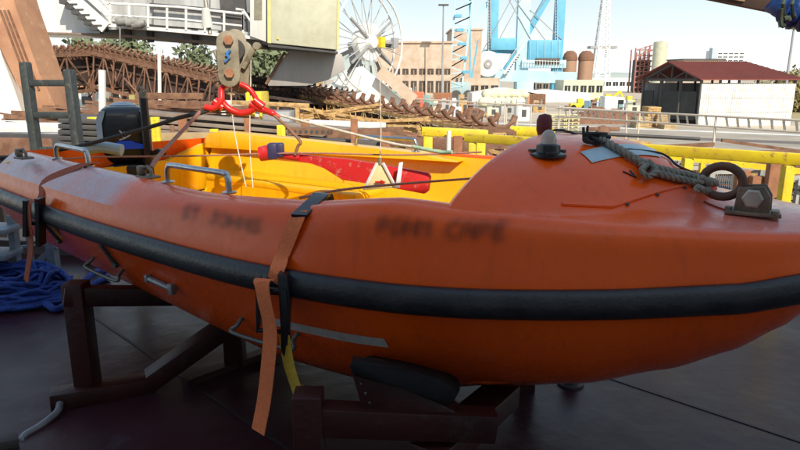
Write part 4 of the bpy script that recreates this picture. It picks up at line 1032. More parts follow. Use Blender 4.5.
for (p,q_,r_,lab) in ((P(505,104,45),P(560,106,42),.05,'pale pipe rail left of the pallets'),(P(400,98,50),P(640,112,40),.05,'thin pale cable along the far road')):
    m = MB(); m.tube([p,q_],r_,6); 
    for i in range(5): w_ = p.lerp(q_,i/4); m.beam(w_,(w_.x,w_.y,QZ),.08,.08)
    tag(m.build('pipe_rail', BARR), lab, 'rail')
# road bands on the quay
def sheet(name, pts, mt, z):
    m = MB(); m.quad([Vector((p.x,p.y,z)) for p in pts]); return m.build(name, mt, kind='structure')
ROADM = mat('quay_road', (.42,.37,.30), (.30,.265,.215), rough=.9, scale=.3)
sheet('road', [G(380,140,QZ),G(1000,172,QZ),G(1000,138,QZ),G(380,116,QZ)], ROADM, QZ+.004)
sheet('rail_track', [G(380,128,QZ),G(1000,152,QZ),G(1000,149,QZ),G(380,126,QZ)], mat('rail_iron', (.12,.10,.09), (.2,.15,.12), rough=.6, scale=3), QZ+.008)
sheet('painted_line', [G(380,119,QZ),G(1000,144,QZ),G(1000,142.6,QZ),G(380,118,QZ)], WHITE, QZ+.008)
# hydrant bollard
q = G(603,150,QZ); t = place('hydrant', 'rusty brown valve bollard right of the dome top', 'bollard', q); Yq = 16; c = P(603,127,Yq)
t.location = (c.x, Yq, QZ)
m = MB(); m.lathe([(0,0),(.2,0),(.14,.3),(.12,c.z-QZ-.4),(.2,c.z-QZ-.2),(.14,c.z-QZ),(0,c.z-QZ+.05)],(c.x,Yq,QZ),14); m.build('body', RUST, t)
m = MB(); m.beam((c.x-.42,Yq,c.z-.05),(c.x+.42,Yq,c.z-.05),.12,.1,bev=.02); m.build('valve_wheel', RUST, t)

# ================================================================== GANTRY (upper left)
YG = 27.
t = place('gantry_bridge', 'white steel gantry bridge with walkway crossing the upper left of the picture', 'gantry', (P(150,40,YG).x, YG, P(150,40,YG).z))
m = MB(); m.prism([P(22,34,YG),P(-40,30,YG),P(-60,-60,YG),P(5,-60,YG),P(78,-60,YG),P(104,24,YG),P(104,36,YG)], (0,2.5,0)); m.build('end_plate', WHITE, t)
m = MB(); m.prism([P(12,3,YG-.4),P(18,-60,YG-.4),P(10,-60,YG-.4),P(-8,-60,YG-.4)], (0,.3,0)); m.build('white_flange', WHITE, t)
m = MB(); m.prism([P(25,33,YG-.35),P(108,36,YG-.35),P(262,48,YG-.35),P(262,45,YG-.35),P(108,33.5,YG-.35),P(25,31.5,YG-.35)], (0,2.4,0)); m.build('bottom_flange', mat('flange_brown', (.26,.19,.15), (.2,.15,.12), rough=.8), t)
m = MB(); m.prism([P(100,30,YG),P(100,35,YG),P(268,45,YG),P(268,33,YG),P(230,31,YG),P(160,28,YG)], (0,2,0)); m.build('girder', GREYW, t)
for px in (128,222,150,195):
    q = P(px,30+.07*(px-100),YG-.1); m = MB(); m.beam(q+Vector((0,0,.3)), q-Vector((0,0,.35)), .25,.12); m.build('stiffener', DKGREY, t)
m = MB(); m.prism([P(98,24,YG-1.0),P(110,27,YG-1.0),P(160,31,YG-1.0),P(262,40,YG-1.0),P(262,37,YG-1.0),P(160,27.5,YG-1.0),P(110,23.5,YG-1.0),P(98,21,YG-1.0)], (0,1.0,0)); m.build('walkway', WHITE, t)
m = MB()
for f in range(8):
    px = 110+f*19; py = 24+f*1.6; m.tube([P(px,py,YG-1.0),P(px,py-21,YG-1.0)],.05,6)
m.tube([P(103,3,YG-1),P(178,7,YG-1),P(243,14,YG-1)],.05,6); m.tube([P(105,15,YG-1),P(178,19,YG-1),P(243,26,YG-1)],.04,6); m.tube([P(97,-6,YG-1),P(112,12,YG-1)],.04,6)
m.tube([P(236,9,YG-1),P(243,10,YG-1),P(262,38,YG-1)],.05,6); m.tube([P(243,10,YG-1),P(243,30,YG-1)],.05,6); m.build('handrail', WHITE, t)
m = MB(); m.beam(P(70,-4,YG-1),P(106,28,YG-1),.12,.45); m.beam(P(82,-10,YG-.2),P(112,18,YG-.2),.12,.25); m.build('stair_stringer', WHITE, t)
for f in range(7):
    q = P(66+6*f,-5+5.2*f,YG-.6); m = MB(); m.box(q,(.42,1.0,.05)); m.box(q+Vector((-.12,0,-.11)),(.3,1.0,.15)); m.build('stair_tread', DKGREY, t)
m = MB(); m.prism([P(95,20,YG+.8),P(95,-70,YG+.8),P(245,-70,YG+.8),P(245,32,YG+.8)], (0,3,0)); m.build('tank_wall', GREYW, t)
for px in (150,207,232): m = MB(); m.beam(P(px,24,YG+.7),P(px,-60,YG+.7),.25,.3); m.build('wall_rib', mat('rib_grey', (.42,.42,.41), (.24,.23,.22), rough=.6, scale=1, streak=True), t)
m = MB(); m.box(P(234,10,YG+.6),(1.0,.3,2.6)); m.build('doorway', DKGREY, t)
m = MB(); 
for (px,py) in ((122,21),(132,22),(138,24)): m.lathe([(0,-.25),(.16,-.22),(.2,.1),(.12,.28),(0,.28)], P(px,py,YG-1.3), 12, Matrix.Rotation(R(80),3,'Y'))
m.tube([P(120,24,YG-1.3),P(120,46,YG-1.3)],.03,6); m.build('floodlight', mat('lamp_grey', (.3,.3,.28),(.2,.19,.17)), t)
# conduits
m = MB()
for k in range(3): m.tube([P(150,4+k*2,YG+.4),P(200,8+k*2.2,YG+.4),P(250,14+k*2.5,YG+.4)],.05,6)
m.build('conduit', DKGREY, t)
# hopper cabin
t = place('hopper_cabin', 'big cream steel cabin box at the top centre left with yellow edge strips', 'cabin', (P(305,45,YG-1).x, YG-1, P(305,45,YG-1).z))
m = MB(); c4 = [P(269,43,YG-1.5),P(338,50,YG-1.5),P(340,-60,YG-1.5),P(268,-60,YG-1.5)]; m.prism(c4, (-.55,3.4,0), bev=.04); bx = m.build('box', CREAM, t)
for pp4 in ([P(267.5,42.8,YG-1.54),P(271,43.3,YG-1.54),P(270.5,-60,YG-1.54),P(267,-60,YG-1.54)],[P(336.5,50,YG-1.54),P(338.6,50.2,YG-1.54),P(340.6,-60,YG-1.54),P(338.2,-60,YG-1.54)]):
    m = MB(); m.prism(pp4, (0,.02,0)); m.build('edge_strip', mat('faded_yellow',(.66,.62,.26),(.58,.54,.24),rough=.6,scale=4), bx)
m = MB(); m.prism([P(276.3,39,YG-1.55),P(279,39.4,YG-1.55),P(277.4,36.6,YG-1.55)], (0,.015,0)); m.build('warning_sign', YEL, bx)
m = MB(); m.prism([P(268,44,YG-1.5),P(338,51.5,YG-1.5),P(338,53.5,YG-1.5),P(268,46.5,YG-1.5)], (-.5,3.2,0)); m.build('base_frame', DKGREY, t)
t = place('operator_cab', 'white operator cab with window left of the cream cabin', 'cab', (P(259,35,YG-1).x, YG-1, P(259,35,YG-1).z))
m = MB(); m.prism([P(250,36,YG-1.2),P(266,42,YG-1.2),P(266,-40,YG-1.2),P(250,-40,YG-1.2)], (0,2.2,0), bev=.02); m.build('body', WHITE, t)
m = MB(); m.prism([P(254,20,YG-1.22),P(262,20,YG-1.22),P(262,-10,YG-1.22),P(254,-10,YG-1.22)], (0,.015,0)); m.build('window', mat('cab_window', (.22,.20,.15), (.3,.28,.2), rough=.2), t)
# lower chute
t = place('discharge_chute', 'grey tapering discharge chute below the cream cabin', 'chute', (P(310,80,YG).x, YG, P(310,80,YG).z))
m = MB(); m.prism([P(290,50,YG),P(342,54,YG),P(345,70,YG),P(328,80,YG),P(306,86,YG),P(268,86,YG),P(267,78,YG)], (-.4,2.4,0), bev=.03); m.build('body', mat('chute_grey', (.46,.44,.42), (.36,.34,.32), rough=.6, scale=.8, streak=True), t)
m = MB(); m.beam(P(285,52,YG-.05),P(266,84,YG-.05),.08,.1); m.build('edge_flange', RUST, t)
# leg at the far left
YL = 18.
t = place('crane_pylon', 'sloping orange brown crane pylon at the upper left edge', 'pylon', (P(45,125,YL).x, YL, P(45,128,YL).z))
m = MB(); m.prism([P(-12,-25,YL),P(6,-25,YL),P(15,5,YL),P(40,75,YL),P(58,112,YL),P(30,112,YL),P(13,75,YL),P(-14,20,YL)], (0,1.2,0), bev=.03); m.build('leg', ORB, t)
m = MB()
for o_ in (0,4,8): m.beam(P(0+o_,10,YL-.03),P(30+o_*1.1,90,YL-.03),.03,.05)
m.build('rib', RUST, t)
m = MB(); m.prism([P(33,116,YL),P(60,116,YL),P(60,128,YL),P(33,128,YL)], (0,1.2,0), bev=.02); m.build('white_block', WHITE, t)
m = MB(); m.prism([P(40,129,YL),P(58,129,YL),P(64,150,YL),P(36,150,YL)], (0,1.2,0), bev=.02); ft = m.build('foot', ORB, t)
m = MB(); q = P(50,150,YL); m.box((q.x,YL+.6,(q.z+QZ)/2),(1.2,1.2,q.z-QZ)); m.build('pedestal', CONC, t)
t = place('white_plate', 'large blank white plate left of the sloping orange leg', 'plate', (P(0,100,YL).x, YL+.3, P(0,130,YL).z))
m = MB(); m.prism([P(-90,-40,YL+.3),P(-20,-40,YL+.3),P(2,56,YL+.3),P(14,88,YL+.3),P(27,126,YL+.3),P(-60,112,YL+.3)], (0,.2,0)); m.build('sheet', WHITE, t)
m = MB(); m.prism([P(16,8,YG-2),P(33,33,YG-2),P(22,33,YG-2)], (0,.1,0)); tag(m.build('gusset_plate', GREYS), 'small grey triangular plate between the orange leg and the bridge', 'plate')
tag(MB().tube([P(103,150,13),P(102,70,13)],.07,10).build('white_pole', WHITE), 'thin white upright pole directly behind the motor', 'pole')
tag(MB().tube([P(160,112,22),P(159,46,22)],.06,8).build('white_pole', WHITE), 'thin white upright pole in front of the dark truss', 'pole')
# small items on the quay left
def smallhouse(label, px0, px1, pyt, pyb, Y, wall, roof, wins):
    a = P(px0,pyt,Y); b = P(px1,pyb,Y); t = place('site_cabin', label, 'cabin', ((a.x+b.x)/2, Y, b.z))
    m = MB(); m.box(((a.x+b.x)/2,Y+1.5,(a.z+b.z)/2),(b.x-a.x,3,a.z-b.z),bev=.03); w_ = m.build('wall', wall, t)
    m = MB(); m.box(((a.x+b.x)/2,Y+1.5,a.z+.08),(b.x-a.x+.3,3.4,.14)); m.build('roof', roof, t)
    for (u,v,w,h) in wins:
        x = a.x+(b.x-a.x)*u; z = b.z+(a.z-b.z)*v; m = MB(); m.box((x,Y-.02,z),(w,.06,h)); f = m.build('window', WHITE, t); m = MB(); m.box((x,Y-.055,z),(w*.85,.02,h*.85)); m.build('pane', GLASSD, f)
    if b.z > QZ+.05:
        m = MB(); m.box(((a.x+b.x)/2,Y+1.5,(b.z+QZ)/2),(b.x-a.x-.3,2.6,b.z-QZ)); m.build('base', CONC, t)
smallhouse('pale portable cabin with orange window shutter behind the ladder', 68,100,78,110,27,WHITE,GREYS,[(.6,.3,.5,.4)])
t = place('roller_panel', 'orange roller shutter panel on the portable cabin', 'shutter', P(82,85,26.8)); m = MB(); m.box(P(82,85,26.9),(.9,.1,.35)); m.build('panel', ORB, t)
smallhouse('white cabin with dark window between the posts behind the motor', 118,136,88,112,28,WHITE,RUSTL,[(.5,.5,.35,.5)])
for (px0,px1,py0,py1,Y,mt,lab) in ((136,150,88,114,24,mat('teal_box',(.04,.10,.13),(.03,.08,.1)),'dark teal steel cabinet above the motor'),(128,136,95,112,23,mat('olive_box',(.4,.33,.12),(.3,.25,.1)),'small olive box left of the teal cabinet'),(150,160,92,118,25,GREYS,'grey locker beside the thin white pole'),(245,262,92,114,20,YEL,'yellow machine housing under the red hook'),(262,290,112,126,18,GREYS,'grey machine body behind the rusty sling'),(335,360,132,146,14,GREYS,'grey crate behind the far grab rail'),(366,384,132,150,13.5,mat('slate_box',(.15,.17,.19),(.1,.12,.13)),'slate coloured bin behind the cockpit'),(232,244,44,66,33,TAN,'tan column block behind the hook block')):
    a = P(px0,py0,Y); b = P(px1,py1,Y); zb = QZ
    m = MB(); m.box(((a.x+b.x)/2,Y+.6,(a.z+zb)/2),(b.x-a.x,1.2,a.z-zb),bev=.04); o = m.build('cabinet', mt)
    tag(o, lab, 'cabinet')
# clutter of scrap, pipes and drums on the quay near side (individual)
rg = random.Random(11)
spots = ['behind the cockpit','near the orange leg','behind the motor']
names = ['rusty angle bar','short ochre pipe','bent grey rod','dark brown beam offcut','pale steel strip']
cl = [(5,128,14,2.6,WHITE,'white girder lying low at the left edge',.25),(20,136,12,2.2,GALV,'galvanised pipe lying left of the ladder',.14),(8,146,11,2.0,RUST,'rusty plate bundle at the left edge behind the gunwale',.3),
(40,140,11,1.6,DKGREY,'dark beam between the ladder rails',.2),(170,138,11,2.2,WOOD,'pale timber baulk left of the raised coaming',.18),(185,148,10.4,2.2,WOOD,'second timber baulk low behind the coaming',.16),(160,146,10.2,1.4,RUSTO,'ochre bar just right of the motor',.12),
(345,124,14,1.8,WHITE,'white pipe behind the rusty stake above the cockpit',.13),(365,134,13,1.6,RUSTL,'brown girder behind the white sling',.22),(395,141,12.6,1.5,GALV,'grey conduit low behind the white sling',.1),(430,143,11,1.4,RUST,'rusty channel inside the yellow frame',.18),(340,144,12.4,1.6,DKGREY,'dark beam low behind the far grab rail',.2),(270,104,19,2.4,RUSTO,'ochre bar right of the red hook',.12),(240,104,19.5,1.6,WHITE,'white bar just under the red hook',.2),(190,104,20,2.4,RUST,'rusty bar on the yard left of the hook',.16),(170,96,21,2.2,RUSTL,'brown girder under the dark truss',.2)]
for i,(px,py,Y,ln,mt,lab,th) in enumerate(cl):
    q = P(px,py,Y); m = MB(); a_ = rg.uniform(-.25,.25); d = Vector((math.cos(a_),math.sin(a_),rg.uniform(-.05,.02)))*ln/2
    m.beam(q-d, q+d, th, th, bev=.01)
    for e_ in (-.7,.7): m.beam((q+d*e_)-Vector((0,0,th/2)), (q.x+d.x*e_,q.y+d.y*e_,QZ), .12,.12)
    tag(m.build('steel_piece', mt), lab, 'steel bar', 'loose bars on trestles in the yard')
t = place('quay_fence', 'lower yellow fence with thin posts on the quay edge beyond the bow', 'fence', (P(700,170,8.1).x, 8.1, QZ))
a_, b_ = P(585,147,8.3), P(860,178,7.9); m = MB(); m.beam(a_, b_, .06,.07); m.beam(a_-Vector((0,0,.5)), b_-Vector((0,0,.5)), .05,.05); m.build('rail', YEL, t)
for i in range(8):
    q = a_.lerp(b_,(i+.5)/8); m = MB(); m.beam(q, (q.x,q.y,QZ), .06,.06); m.build('post', YEL if i%2 else GREYW, t)
# ================================================================== CABLE REEL
YR = 45.; c = P(367,42,YR)
t = place('cable_reel', 'large white spoked cable reel wheel in the upper middle', 'cable reel', c)
ang = R(51); RM = Matrix.Rotation(ang,3,'Z'); RR = 3.4
def rp(a, r, off=0): return c + RM @ Vector((math.cos(a)*r, off, math.sin(a)*r))
m = MB(); 
for off in (-.35,.35): m.tube([rp(2*pi*i/48,RR,off) for i in range(48)], .07, 6, closed=True)
m.build('rim', WHITE, t, smooth=60)
for i in range(18):
    a = 2*pi*i/18+.1; m = MB(); m.tube([rp(a,.5,-.3),rp(a,RR,-.35)],.035,6); m.tube([rp(a+.12,.5,.3),rp(a+.12,RR,.35)],.035,6); m.build('spoke', GREYW, t)
m = MB(); m.lathe([(0,-.3),(1.25,-.3),(1.3,0),(1.25,.3),(0,.3)], c, 30, RM @ Matrix.Rotation(R(90),3,'X')); m.lathe([(0,.3),(.5,.32),(.4,.7),(0,.75)], c, 16, RM @ Matrix.Rotation(R(90),3,'X')); m.build('hub', WHITE, t)
for i in range(7):
    a = R(195+i*26); m = MB(); m.prism([rp(a,1.6,-.1),rp(a+R(9),1.6,-.1),rp(a+R(7),2.9,-.1),rp(a+R(2),2.9,-.1)], RM@Vector((0,.05,0))); m.build('cable_guide', DKGREY, t)
for a in (R(35),R(215),R(145),R(325),R(0)):
    m = MB(); m.beam(rp(a,.4,-.45),rp(a,2.5,-.45),.12,.14); m.build('arm', GREYS, t)
m = MB(); m.box(rp(R(0),.75,-.7),(.4,.3,.7),M=RM); m.build('motor_box', YEL, t)
m = MB(); m.box(rp(R(0),2.4,-.5),(.5,.3,.7),M=RM); m.build('junction_box', GREYS, t)
m = MB(); m.beam(c+RM@Vector((-.3,1,0)), Vector((c.x-.3,YR+1.5,QZ)), .8,.8); m.build('support', GREYW, t)
t = place('crane_bogie', 'white sloping crane foot with tan brace below the cable reel', 'crane foot', G(380,98,QZ))
m = MB(); m.prism([P(346,70,YR-1),P(362,66,YR-1),P(400,98,YR-1),P(412,108,YR-1),P(330,108,YR-1),P(322,92,YR-1)], (0,2,0), bev=.05); m.build('foot', WHITE, t)
m = MB(); m.beam(P(380,70,YR-1.5),P(414,100,YR-1.5),.9,.75); m.build('brace', TAN, t)

# ================================================================== FAR BUILDINGS
def block(name, label, cat, px0, px1, pyt, Y, depth, mt, rows=0, cols=0, win=None, roofm=None, wtop=.25, wh=.25, group=None, grid=None):
    a = P(px0,pyt,Y); b = P(px1,pyt,Y); zt = a.z; t = place(name, label, cat, ((a.x+b.x)/2, Y, QZ), group)
    H = zt-QZ; W = b.x-a.x
    m = MB(); m.box(((a.x+b.x)/2,Y+depth/2,QZ+H/2),(W,depth,H)); m.build('wall', mt, t, smooth=0)
    if roofm: m = MB(); m.box(((a.x+b.x)/2,Y+depth/2,zt+.15),(W+.6,depth+.6,.3)); m.build('roof', roofm, t)
    if grid:
        for (z, hh) in grid:
            for i in range(cols):
                x = a.x+W*(i+.5)/cols; m = MB(); m.box((x,Y-.03,QZ+H*z),(W/cols*.72,.10,H*hh)); w_ = m.build('window', win or GLASSD, t)
                m = MB(); m.box((x,Y-.09,QZ+H*(z-.02)),(W/cols*.06,.05,H*hh*.9)); m.build('mullion', mt, w_)
    return t
block('warehouse', 'tan derelict warehouse with two rows of dark openings behind the reel', 'building', 376,452,43,112,14,TAN, cols=9, grid=[(.52,.10),(.26,.20)], win=mat('dark_opening',(.05,.04,.035),(.12,.09,.07),rough=.9,scale=1), roofm=TAN)
block('warehouse', 'tan windowless block beside the pale blue lattice boom', 'building', 452,482,30,135,14,TAN, roofm=TAN)
block('office_block', 'low tan building with dark doors under the blue crane', 'building', 440,500,78,125,8,TAN, cols=6, grid=[(.4,.5)])
block('office_block', 'low brown grey building right under the crane portal', 'building', 530,562,80,150,8,mat('umber_wall',(.35,.28,.22),(.28,.22,.17)), cols=5, grid=[(.6,.3)])
block('far_shed', 'pale long shed low behind the silos', 'building', 585,640,78,190,10,WHITE, cols=8, grid=[(.55,.3)])
block('far_shed', 'pale low shed in front of the brown silos', 'building', 564,604,80,110,6,CREAM, cols=5, grid=[(.6,.3)])
block('container', 'rust red container left of the pale sacks', 'container', 476/1.0-2,452+1,93,98,3,BROWNW) if False else None
for (px0,px1,py,Y,mt,lab) in ((434,452,93,92,BROWNW,'rust red container left of the white heap'),(513,530,93,96,ORB,'orange brown container right of the white heap'),(530,546,94,100,RUSTL,'lighter brown container next to the orange one'),(590,628,101,75,BLUEP,'pale blue long container by the pallets'),(410,424,92,90,mat('orange_red_box',(.75,.16,.07),(.6,.13,.06)),'bright orange red container below the warehouse')):
    a = P(px0,py,Y); b = P(px1,py,Y); W = b.x-a.x; H = a.z-QZ; t = place('container', lab, 'container', ((a.x+b.x)/2, Y, QZ), 'containers on the far quay')
    m = MB(); m.box(((a.x+b.x)/2,Y+1.2,QZ+H/2),(W,2.4,H),bev=.03)
    m.build('body', mt, t)
    m = MB()
    for i in range(int(W/.3)): m.box((a.x+.15+i*.3,Y-.02,QZ+H/2),(.12,.06,H*.88))
    m.build('corrugation', mt, t)
# silos
for (px,w,lab) in ((570,13,'left brown domed silo of the pair'),(586,14,'right brown domed silo of the pair')):
    Y = 150; a = P(px,60,Y); r = w/2/F*Y; t = place('silo', lab, 'silo', (a.x,Y,QZ), 'brown silos'); H = a.z-QZ
    m = MB(); m.lathe([(r*.95,0),(r,H*.1),(r,H)],(a.x,Y,QZ),20); m.build('shell', mat('silo_brown',(.45,.28,.19),(.34,.2,.13),rough=.8,scale=.3,streak=True), t)
    m = MB(); m.lathe([(r*1.08,H-.1),(r*1.08,H+.5),(r*.9,H+1.4),(r*.5,H+2.0),(0,H+2.1)],(a.x,Y,QZ),20); m.build('cap', RUST, t)
# chimney stack lattice, plant, pale silo
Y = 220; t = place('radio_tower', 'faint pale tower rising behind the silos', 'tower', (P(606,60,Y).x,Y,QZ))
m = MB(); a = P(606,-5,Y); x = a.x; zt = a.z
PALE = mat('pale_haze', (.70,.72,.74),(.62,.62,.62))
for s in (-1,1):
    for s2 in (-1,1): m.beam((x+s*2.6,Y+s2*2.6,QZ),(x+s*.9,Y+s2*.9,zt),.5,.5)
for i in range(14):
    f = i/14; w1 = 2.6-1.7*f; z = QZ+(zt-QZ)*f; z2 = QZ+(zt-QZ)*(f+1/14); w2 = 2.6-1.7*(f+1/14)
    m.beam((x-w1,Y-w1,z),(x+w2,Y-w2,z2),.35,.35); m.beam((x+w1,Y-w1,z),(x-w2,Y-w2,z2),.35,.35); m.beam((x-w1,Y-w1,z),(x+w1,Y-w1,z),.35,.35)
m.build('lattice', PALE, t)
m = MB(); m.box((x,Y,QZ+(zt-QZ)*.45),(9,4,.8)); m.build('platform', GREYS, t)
Y = 170; t = place('process_plant', 'dark rusty process tower with scaffolding behind the shed roof', 'plant', (P(646,60,Y).x,Y,QZ))
a = P(637,50,Y); b = P(654,50,Y)
m = MB(); H = a.z-QZ
for i in range(5):
    for dy in (0,4): m.beam((a.x+(b.x-a.x)*i/4,Y+dy,QZ),(a.x+(b.x-a.x)*i/4,Y+dy,a.z+random.uniform(-1,1.5)),.3,.3)
for k in range(9): z = QZ+H*k/8; m.beam((a.x,Y,z),(b.x,Y,z),.25,.25); m.beam((a.x,Y,z),(b.x,Y,z+H/8),.2,.2)
m.build('scaffold', mat('plant_red',(.40,.16,.12),(.3,.12,.1)), t)
m = MB(); m.box(((a.x+b.x)/2,Y+2,QZ+H*.4),(b.x-a.x-.8,3,H*.75)); m.build('vessel', DKGREY, t)
a = P(661,42,165); r = 6.5/F*165; H = a.z-QZ; t = place('silo', 'pale concrete silo left behind the red shed roof', 'silo', (a.x,165,QZ)); m = MB(); m.lathe([(r,0),(r,H),(0,H+.3)],(a.x,165,QZ),20); m.build('shell', CREAM, t)
block('far_factory', 'low dark roofed factory far behind the shed ridge', 'building', 684,724,60,160,10,mat('fact',(.5,.42,.33),(.4,.33,.25)), roofm=DKGREY)
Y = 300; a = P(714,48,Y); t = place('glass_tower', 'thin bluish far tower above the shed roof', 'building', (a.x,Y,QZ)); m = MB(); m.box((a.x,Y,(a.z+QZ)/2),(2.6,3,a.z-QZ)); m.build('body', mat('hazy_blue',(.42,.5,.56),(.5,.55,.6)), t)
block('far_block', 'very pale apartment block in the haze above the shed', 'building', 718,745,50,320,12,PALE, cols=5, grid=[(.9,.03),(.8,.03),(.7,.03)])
# light masts
for (px,pyt,pyb,Y,lab) in ((443.5,5,90,105,'tall thin light mast left of the lattice boom'),(794,28,100,70,'tall pole at the right edge above the trees')):
    a = P(px,pyt,Y); t = place('light_mast', lab, 'light mast', (a.x,Y,QZ)); m = MB(); m.tube([(a.x,Y,QZ),(a.x,Y,a.z)],.12,8,rs=[.2,.1]); m.build('mast', GREYS, t)
    m = MB(); m.box((a.x,Y,a.z),(1.6,.5,.25)); m.build('lamp_head', DKGREY, t)

# ================================================================== BLUE PORTAL CRANE
YC = 140.
def bb(m, p, q, w, Y0=YC, Y1=None, dd=None): m.beam(P(p[0],p[1],Y0), P(q[0],q[1],Y1 or Y0), dd or w, w)
t = place('portal_crane', 'tall bright blue portal crane with machine house in the upper centre', 'crane', (P(520,100,YC).x, YC, QZ))
for (x,w,pt,mt) in ((495,9,-40,BLUEC),(526,12,-40,BLUEP),(562.5,9,-40,BLUEC)):
    top_ = P(x,pt,YC); m = MB(); wm = w/F*YC; m.box((top_.x,YC,(top_.z+QZ)/2),(wm,1.8,top_.z-QZ),bev=.05); m.build('leg', mt, t)
m = MB(); bb(m,(455,74),(575,78),2.4); m.build('sill_beam', BLUEP, t)
m = MB(); bb(m,(505,-20),(436,72),.8); m.build('brace', BLUEP, t)
m = MB(); bb(m,(552,-10),(506,70),1.3); m.build('brace', BLUEC, t)
m = MB(); bb(m,(490,52),(516,40),.5); m.build('brace', BLUEC, t)
m = MB(); bb(m,(484,51),(526,53),.6); m.build('platform', BLUEC, t)
def cbox(name, x0,x1,y0,y1,mt,dep=4,par=None,dY=-1.5):
    a = P(x0,y0,YC+dY); b = P(x1,y1,YC+dY); m = MB(); m.box(((a.x+b.x)/2,YC+dY+dep/2,(a.z+b.z)/2),(b.x-a.x,dep,a.z-b.z),bev=.05); return m.build(name, mt, par or t)
mh = cbox('machine_house', 529,561,40,60,BLUEC)
for i in range(5):
    a = P(530+i*7.2,41,YC-1.6); b = P(530+i*7.2,60,YC-1.6); m = MB(); m.beam(a,b,.08,.15); m.build('panel_joint', BLUEP, mh)
cbox('machine_house', 491,516,38,50,BLUEC)
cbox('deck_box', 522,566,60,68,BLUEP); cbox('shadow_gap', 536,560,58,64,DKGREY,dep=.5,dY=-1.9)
m = MB()
for i in range(16): x = 523+i*2.8; m.tube([P(x,66,YC-2.2),P(x,60,YC-2.2)],.06,5)
m.tube([P(522,60,YC-2.2),P(566,62,YC-2.2)],.06,5); m.build('handrail', WHITE, t)
m = MB()
for (p,q_) in (((498,-20),(531,40)),((500,-20),(545,40)),((526,-10),(500,38)),((522,-20),(470,74)),((530,10),(562,40)),((560,-20),(531,20))): m.tube([P(p[0],p[1],YC-1),P(q_[0],q_[1],YC-1)],.09,5)
m.build('stay_cable', GREYS, t)
for lx in (490.5, 557.5):
    m = MB(); m.beam(P(lx,-30,YC-1.2),P(lx,74,YC-1.2),.12,.12); m.beam(P(lx-2.2,-30,YC-1.2),P(lx-2.2,74,YC-1.2),.12,.12)
    for k in range(34): m.beam(P(lx,-28+3*k,YC-1.2),P(lx-2.2,-28+3*k,YC-1.2),.12,.10)
    m.build('ladder', GREYW, t)
m = MB(); q = P(488,64,YC-3)
m.lathe([(0,-.4),(.5,-.4),(.6,-.2),(2.6,-.2),(2.7,0),(2.6,.2),(0,.2)], q, 28, Matrix.Rotation(R(-90),3,'X')@Matrix.Rotation(0,3,'Z')); rl = m.build('cable_drum', WHITE, t)
m = MB(); m.lathe([(.3,0),(.9,0),(.9,.06),(.3,.06)], q-Vector((0,.45,0)), 18, Matrix.Rotation(R(-90),3,'X')); m.build('drum_hub', GREYS, rl)
m = MB()
for i in range(10): a = P(506+i*1.6,73-2.4*i,YC-2); m.box(a,(.9,.8,.15))
m.beam(P(504,74,YC-2.4),P(524,44,YC-2.4),.1,.4); m.beam(P(504,66,YC-2.4),P(524,38,YC-2.4),.08,.1); m.build('stairway', WHITE, t)
cbox('foot', 490,500,82,96,BLUEC,3); cbox('foot', 517,533,82,101,BLUEP,3); cbox('foot', 556,570,80,92,BLUEP,3)
# lattice boom crane left of it
YJ = 122.
t = place('lattice_crane', 'pale blue lattice boom crane left of the blue portal', 'crane', (P(455,95,YJ).x, YJ, QZ))
m = MB()
L0, L1, R0, R1 = (449,88),(457,-25),(462,86),(476,-25)
nb = 16
def lp_(a,b,f): return (a[0]+(b[0]-a[0])*f, a[1]+(b[1]-a[1])*f)
bb(m,L0,L1,.35,YJ); bb(m,R0,R1,.35,YJ); bb(m,L0,L1,.35,YJ+2.4); bb(m,R0,R1,.35,YJ+2.4)
for i in range(nb):
    f,g = i/nb,(i+1)/nb; a = lp_(L0,L1,f); b = lp_(R0,R1,g); c1_ = lp_(R0,R1,f); d1 = lp_(L0,L1,g)
    bb(m,a,b if i%2 else c1_,.2,YJ); bb(m,c1_ if i%2==0 else a, d1 if i%2==0 else b,.2,YJ)
    bb(m,a,d1,.18,YJ,YJ+2.4); bb(m,c1_,b,.18,YJ+2.4,YJ)
m.build('boom', BLUEP, t)
m = MB(); bb(m,(470,88),(470,-20),.3,YJ+4); bb(m,(478,40),(470,88),.25,YJ+4)
for k in range(5): q = P(458+k*2,16+k*14,YJ-.3); m.box(q,(1.3,1.0,.5))
m.build('service_platform', BLUEC, t)
m = MB(); a = P(443,82,YJ); b = P(470,100,YJ); m.box(((a.x+b.x)/2,YJ+2,(a.z+b.z)/2),(b.x-a.x,4,a.z-b.z),bev=.1); m.build('carriage', mat('carriage',(.36,.5,.55),(.3,.4,.42)), t)
for px in (445,456,468): m = MB(); q = P(px,98,YJ); m.lathe([(0,-.3),(.9,-.3),(.9,.3),(0,.3)], (q.x,YJ-.3,QZ+.9), 16, Matrix.Rotation(R(90),3,'X')); m.build('wheel', DKGREY, t)

# ================================================================== MID QUAY STOCK
LUMP = mat('pale_bags', (.74,.72,.52),(.6,.58,.4), rough=.8, scale=2)
def lump(c, r, sq=.8, seed=0, n=10):
    m = MB(); bmesh.ops.create_icosphere(m.bm, subdivisions=2, radius=1)
    for v in m.bm.verts:
        d = 1+.25*noise.noise(v.co*1.7+Vector((seed*3.1,seed,0))); v.co = Vector((v.co.x*r*d, v.co.y*r*d, max(-.6,v.co.z)*r*sq*d))+Vector(c)
    return m
for i in range(14):
    px = 484+(i%7)*6.0; lay = i//7; Y = 92+lay*1.2; q = P(px+3*lay,103-lay*5,Y)
    o = lump((q.x,Y,QZ+.7+lay*1.1), .85, .95, i).build('bulk_bag', LUMP, smooth=60)
    tag(o, 'cream bulk bag, %s in the %s of the pale heap' % (['first','second','third','fourth','fifth','sixth','last'][i%7], 'upper layer' if lay else 'ground row'), 'bag', 'pale bulk bags in a heap')
